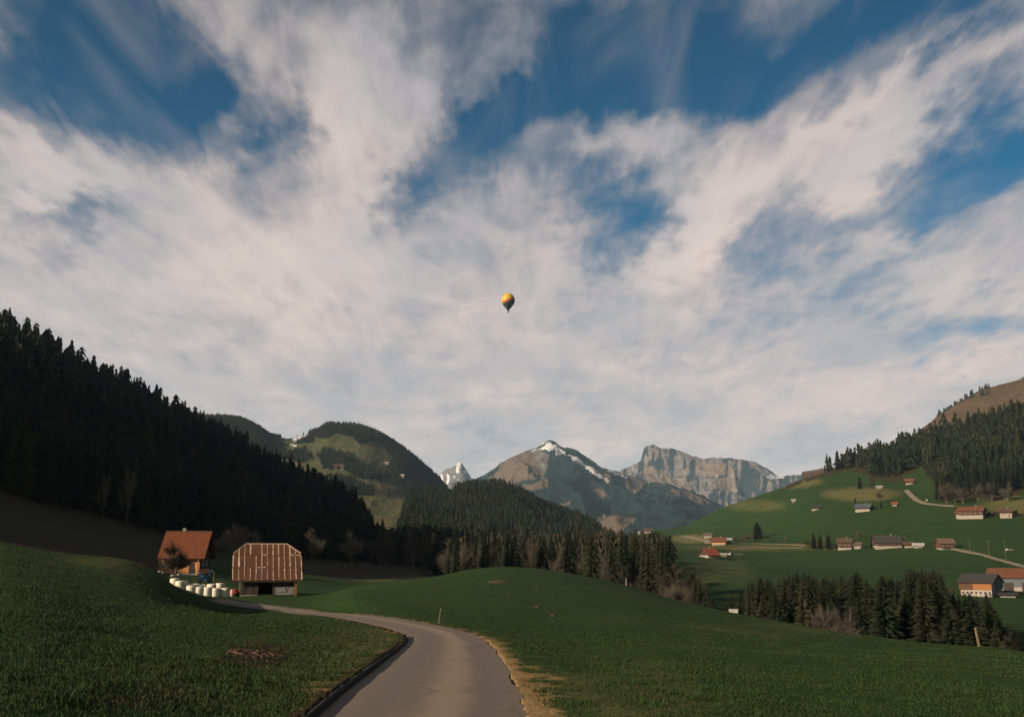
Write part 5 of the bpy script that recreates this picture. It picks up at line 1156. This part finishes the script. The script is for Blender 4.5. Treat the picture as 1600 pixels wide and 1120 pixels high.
p = atd(379, 140.5); o = thing('canister', 'white canister at the barn corner by the red cart', 'canister', p); MB().box(-.16, .16, -.12, .12, 0, .42).build('body', M['white'], o); MB().lathe([(.05, .42), (.05, .5)], 8).build('cap', M['darkwood'], o)
# odds and ends before the farmhouse
for px, d, s, lb in ((251, 190, .35, 'small white stone heap left of the farmhouse'), (256.5, 191, .3, 'pale boulder at the farmhouse corner'), (271.5, 186, .3, 'bright white stone under the gnarled tree'), (281, 190, .35, 'pale stone before the farmhouse front')):
    p = atd(px, d); b = MB().lathe([(.05, 0), (.8, .1), (1, .5), (.75, .95), (.1, 1.1)], 9); b.V = [(x * s * random.uniform(.8, 1.2), y * s * random.uniform(.8, 1.2), z * s * random.uniform(.85, 1.15)) for x, y, z in b.V]
    tag(b.build('boulder', M['white'], None, False, p), lb, 'stone', 'pale stones before the farmhouse')
# white trough on the meadow crest
p, d = at(1146, 955.5, dmax=150); o = thing('water_trough', 'white water trough lying on the meadow crest', 'trough', p, R(-12))
t = MB().prism([(-.28, 0), (.28, 0), (.36, .42), (-.36, .42)], -.5, .5, 'x').build('tub', M['white'], o); MB().prism([(-.31, .421), (.31, .421), (.31, .40), (-.31, .40)], -.45, .45, 'x').build('inside', M['glass'], o)
for s_ in (-.38, .38): MB().box(s_ - .05, s_ + .05, -.25, .25, -.15, .0).build('foot', M['stone'], o)

# ------------------------------------------------------------------ hot air balloon
v = pdir(794, 472); dist_b = 1330; v = v / np.linalg.norm(v) * dist_b
bo = thing('hot_air_balloon', 'yellow and dark blue hot air balloon floating high above the valley', 'balloon', (v[0], v[1], v[2] + EYE))
bo.rotation_euler = (0, 0, R(15))
kk_ = dist_b / F
prof = [(.0, 11.9), (2.2, 11.7), (4.6, 10.7), (6.7, 8.9), (8.2, 6.5), (8.9, 3.8), (8.85, 1.4), (8.1, -1.2), (6.7, -3.8), (5.0, -6.2), (3.3, -8.4), (2.0, -10.1), (1.55, -10.8)]
M['by'] = mat('yellow_nylon', (0.4360, 0.2524, 0.0292), (0.3837, 0.2188, 0.0255), .4, .5); M['bo'] = mat('orange_nylon', (0.3598, 0.0858, 0.0146), (0.3052, 0.0707, 0.0146), .4, .5); M['bn'] = mat('navy_nylon', (0.0239, 0.0403, 0.0379), (0.0163, 0.0303, 0.0292), .4, .5); M['bt'] = mat('teal_nylon', (0.1527, 0.3109, 0.2246), (0.1068, 0.2262, 0.1736), .4, .5)
nn_ = 32; me = bpy.data.meshes.new('envelope'); Vb = []; Fb = []; mi = []
fine = []; zs = np.linspace(11.9, -10.8, 40); pr = np.array(prof)[::-1]
for z in zs: fine.append((float(np.interp(z, pr[:, 1], pr[:, 0])), z))
for i, (r_, z) in enumerate(fine):
    for k in range(nn_):
        a = 6.28318 * k / nn_; bul = 1 + .015 * (k % 2); Vb.append((r_ * bul * math.cos(a), r_ * bul * math.sin(a), z))
for i in range(len(fine) - 1):
    for k in range(nn_):
        Fb.append((i * nn_ + k, i * nn_ + (k + 1) % nn_, (i + 1) * nn_ + (k + 1) % nn_, (i + 1) * nn_ + k))
        a = 6.28318 * (k + .5) / nn_; zc = (fine[i][1] + fine[i + 1][1]) / 2; xx = fine[i][0] * math.cos(a)
        hgt = zc - .42 * xx
        c = 0 if hgt > 2.9 else (1 if hgt > .4 else 2)
        if c == 2 and math.hypot(xx - 1.8, zc + 4.5) < 1.3 and math.sin(a) < 0: c = 3
        mi.append(c)
me.from_pydata(Vb, [], [f[::-1] for f in Fb]); me.update()
for q in ('by', 'bo', 'bn', 'bt'): me.materials.append(M[q])
me.polygons.foreach_set('material_index', np.array(mi, np.int32)); link('envelope', me, bo)
MB().lathe([(1.3, -11.9), (1.5, -10.85)], 16).build('skirt', M['bn'], bo)
bk = MB().box(-.8, .8, -.7, .7, -14.6, -13.3).box(-.86, .86, -.76, .76, -13.3, -13.18).build('basket', M['redwood'], bo)
for sx in (-1, 1):
    for sy in (-1, 1): MB().tube((sx * .75, sy * .65, -13.2), (sx * 1.2, sy * .9, -11.8), .05, n=4).build('rope', M['darkwood'], bo)
MB().lathe([(.2, -12.8), (.3, -12.4), (.22, -12.2)], 8).build('burner', M['steel'], bo)

# ------------------------------------------------------------------ earth mounds and grass
def mound(label, px, py, rx, h, dmax=195, dmin=5, seed=0, group=None, name='molehill', cat='mound', n=15, m='soil', rough=.8):
    p, d = at(px, py, dmax=dmax, dmin=dmin); r = random.Random(seed); Vv = []; Ff = []
    for i in range(n):
        for j in range(n):
            u, w_ = (i / (n - 1) - .5) * 2, (j / (n - 1) - .5) * 2; rr_ = math.hypot(u, w_)
            k = max(0, 1 - rr_ ** 2) ; xx, yy = p.x + u * rx, p.y + w_ * rx * 1.5
            z = H(xx, yy) + h * k * (.6 + r.uniform(0, rough)) - .04 * (rr_ > .8) - (.1 if rr_ > 1 else 0)
            Vv.append((xx - p.x + r.uniform(-.3, .3) * rx / n, yy - p.y + r.uniform(-.3, .3) * rx / n, z - p.z))
    Ff = [(i * n + j, (i + 1) * n + j, (i + 1) * n + j + 1, i * n + j + 1) for i in range(n - 1) for j in range(n - 1)]
    o = link(name, mesh_from(name, Vv, Ff, M[m]), None, p); return tag(o, label, cat, group)
mound('broken heap of orange-brown earth on the near meadow', 402, 1022, .8, .022, 60, 5, 3, name='earth_heap', cat='earth heap', n=31, m='earth', rough=3.0)
mound('wide brown molehill near the top of the meadow hump', 778, 909, 1.3, .16, 195, 60, 4, 'molehills on the meadow hump')
for i, (px, py, s) in enumerate([(838, 922, .4), (839, 949, .35), (797, 930, .4), (685, 918, .45), (864, 962, .3)]):
    mound('small pale molehill scattered on the meadow hump', px, py, s * .6, .11, 195, 40, 10 + i, 'molehills on the meadow hump')
def blades(name, label, n, test, hgt, wid, material, seed, dr=(6.5, 115), pxr=(-60, 1660)):
    rg = np.random.default_rng(seed); az = rg.uniform(math.atan((pxr[0] - 800) / F), math.atan((pxr[1] - 800) / F), n)
    d = dr[0] * (dr[1] / dr[0]) ** rg.random(n) ; x, y = np.sin(az) * d, np.cos(az) * d
    ed = interp(edgefull, x, y); sdv = interp(sidefull, x, y); dv = interp(dry, x, y); gv = interp(grav, x, y); sv_ = interp(soil, x, y)
    k = test(x, y, d, ed, sdv, dv, gv, sv_, rg.random(n)); x, y, d = x[k], y[k], d[k]; m = len(x); z = HV(x, y) - .015
    nb = 3; X_ = np.repeat(x, nb) + rg.normal(0, .035, m * nb) * np.repeat(1 + d / 20, nb); Y_ = np.repeat(y, nb) + rg.normal(0, .035, m * nb) * np.repeat(1 + d / 20, nb); Z_ = np.repeat(z, nb); D_ = np.repeat(d, nb)
    a = rg.uniform(0, 6.28, m * nb); h = hgt * rg.uniform(.45, 1.3, m * nb) * (.35 + .75 * vn(X_ / 1.1, Y_ / 1.1, 66) + .7 * vn(X_ / 3.7, Y_ / 3.7, 67)); w_ = wid * (1 + D_ / 18); le = rg.uniform(.1, .9, m * nb) * h
    b = rg.uniform(0, 6.28, m * nb)
    v0 = np.stack([X_ - np.cos(a) * w_, Y_ - np.sin(a) * w_, Z_], 1); v1 = np.stack([X_ + np.cos(a) * w_, Y_ + np.sin(a) * w_, Z_], 1); v2 = np.stack([X_ + np.cos(b) * le, Y_ + np.sin(b) * le, Z_ + h], 1)
    Vv = np.stack([v0, v1, v2], 1).reshape(-1, 3); me = mesh_from(name, Vv, np.arange(len(Vv)).reshape(-1, 3), M[material])
    return tag(link(name, me), label, 'grass', None, 'stuff')
blades('grass', 'short green grass of the foreground meadow', 240000, lambda x, y, d, ed, sd_, dv, gv, so_, r: (ed > .10) & (r < 1.5 - d / 80) & (r > gv * 1.1) & (r > so_ * .9) & (r > dv * .5), .048, .0045, 'blade', 1)
blades('grass_tufts', 'taller dark grass tufts and weeds in the foreground meadow', 60000, lambda x, y, d, ed, sd_, dv, gv, so_, r: (ed > .2) & (vn(x / .55, y / .55, 41) + .5 * vn(x / 4, y / 4, 42) > 1.03) & (so_ < .5), .10, .006, 'blade', 5, (6.5, 60))
blades('dry_grass', 'dry straw-coloured grass tufts on the foreground meadow', 60000, lambda x, y, d, ed, sd_, dv, gv, so_, r: (ed > .2) & ((dv * .8 + gv * .45 + .03) > r), .045, .0045, 'dryblade', 2)

# ------------------------------------------------------------------ air
hz = bpy.data.materials.new('air'); hz.use_nodes = True; hn = hz.node_tree; hn.nodes.clear()
pv = hn.nodes.new('ShaderNodeVolumePrincipled'); pv.inputs['Color'].default_value = (.52, .76, 1.0, 1); pv.inputs['Density'].default_value = 2.3e-5; pv.inputs['Anisotropy'].default_value = .0
oo = hn.nodes.new('ShaderNodeOutputMaterial'); hn.links.new(pv.outputs[0], oo.inputs['Volume'])
hb = MB().box(-17000, 17000, -17000, 17000, -60, 1090).build('haze', hz); tag(hb, kind='stuff')
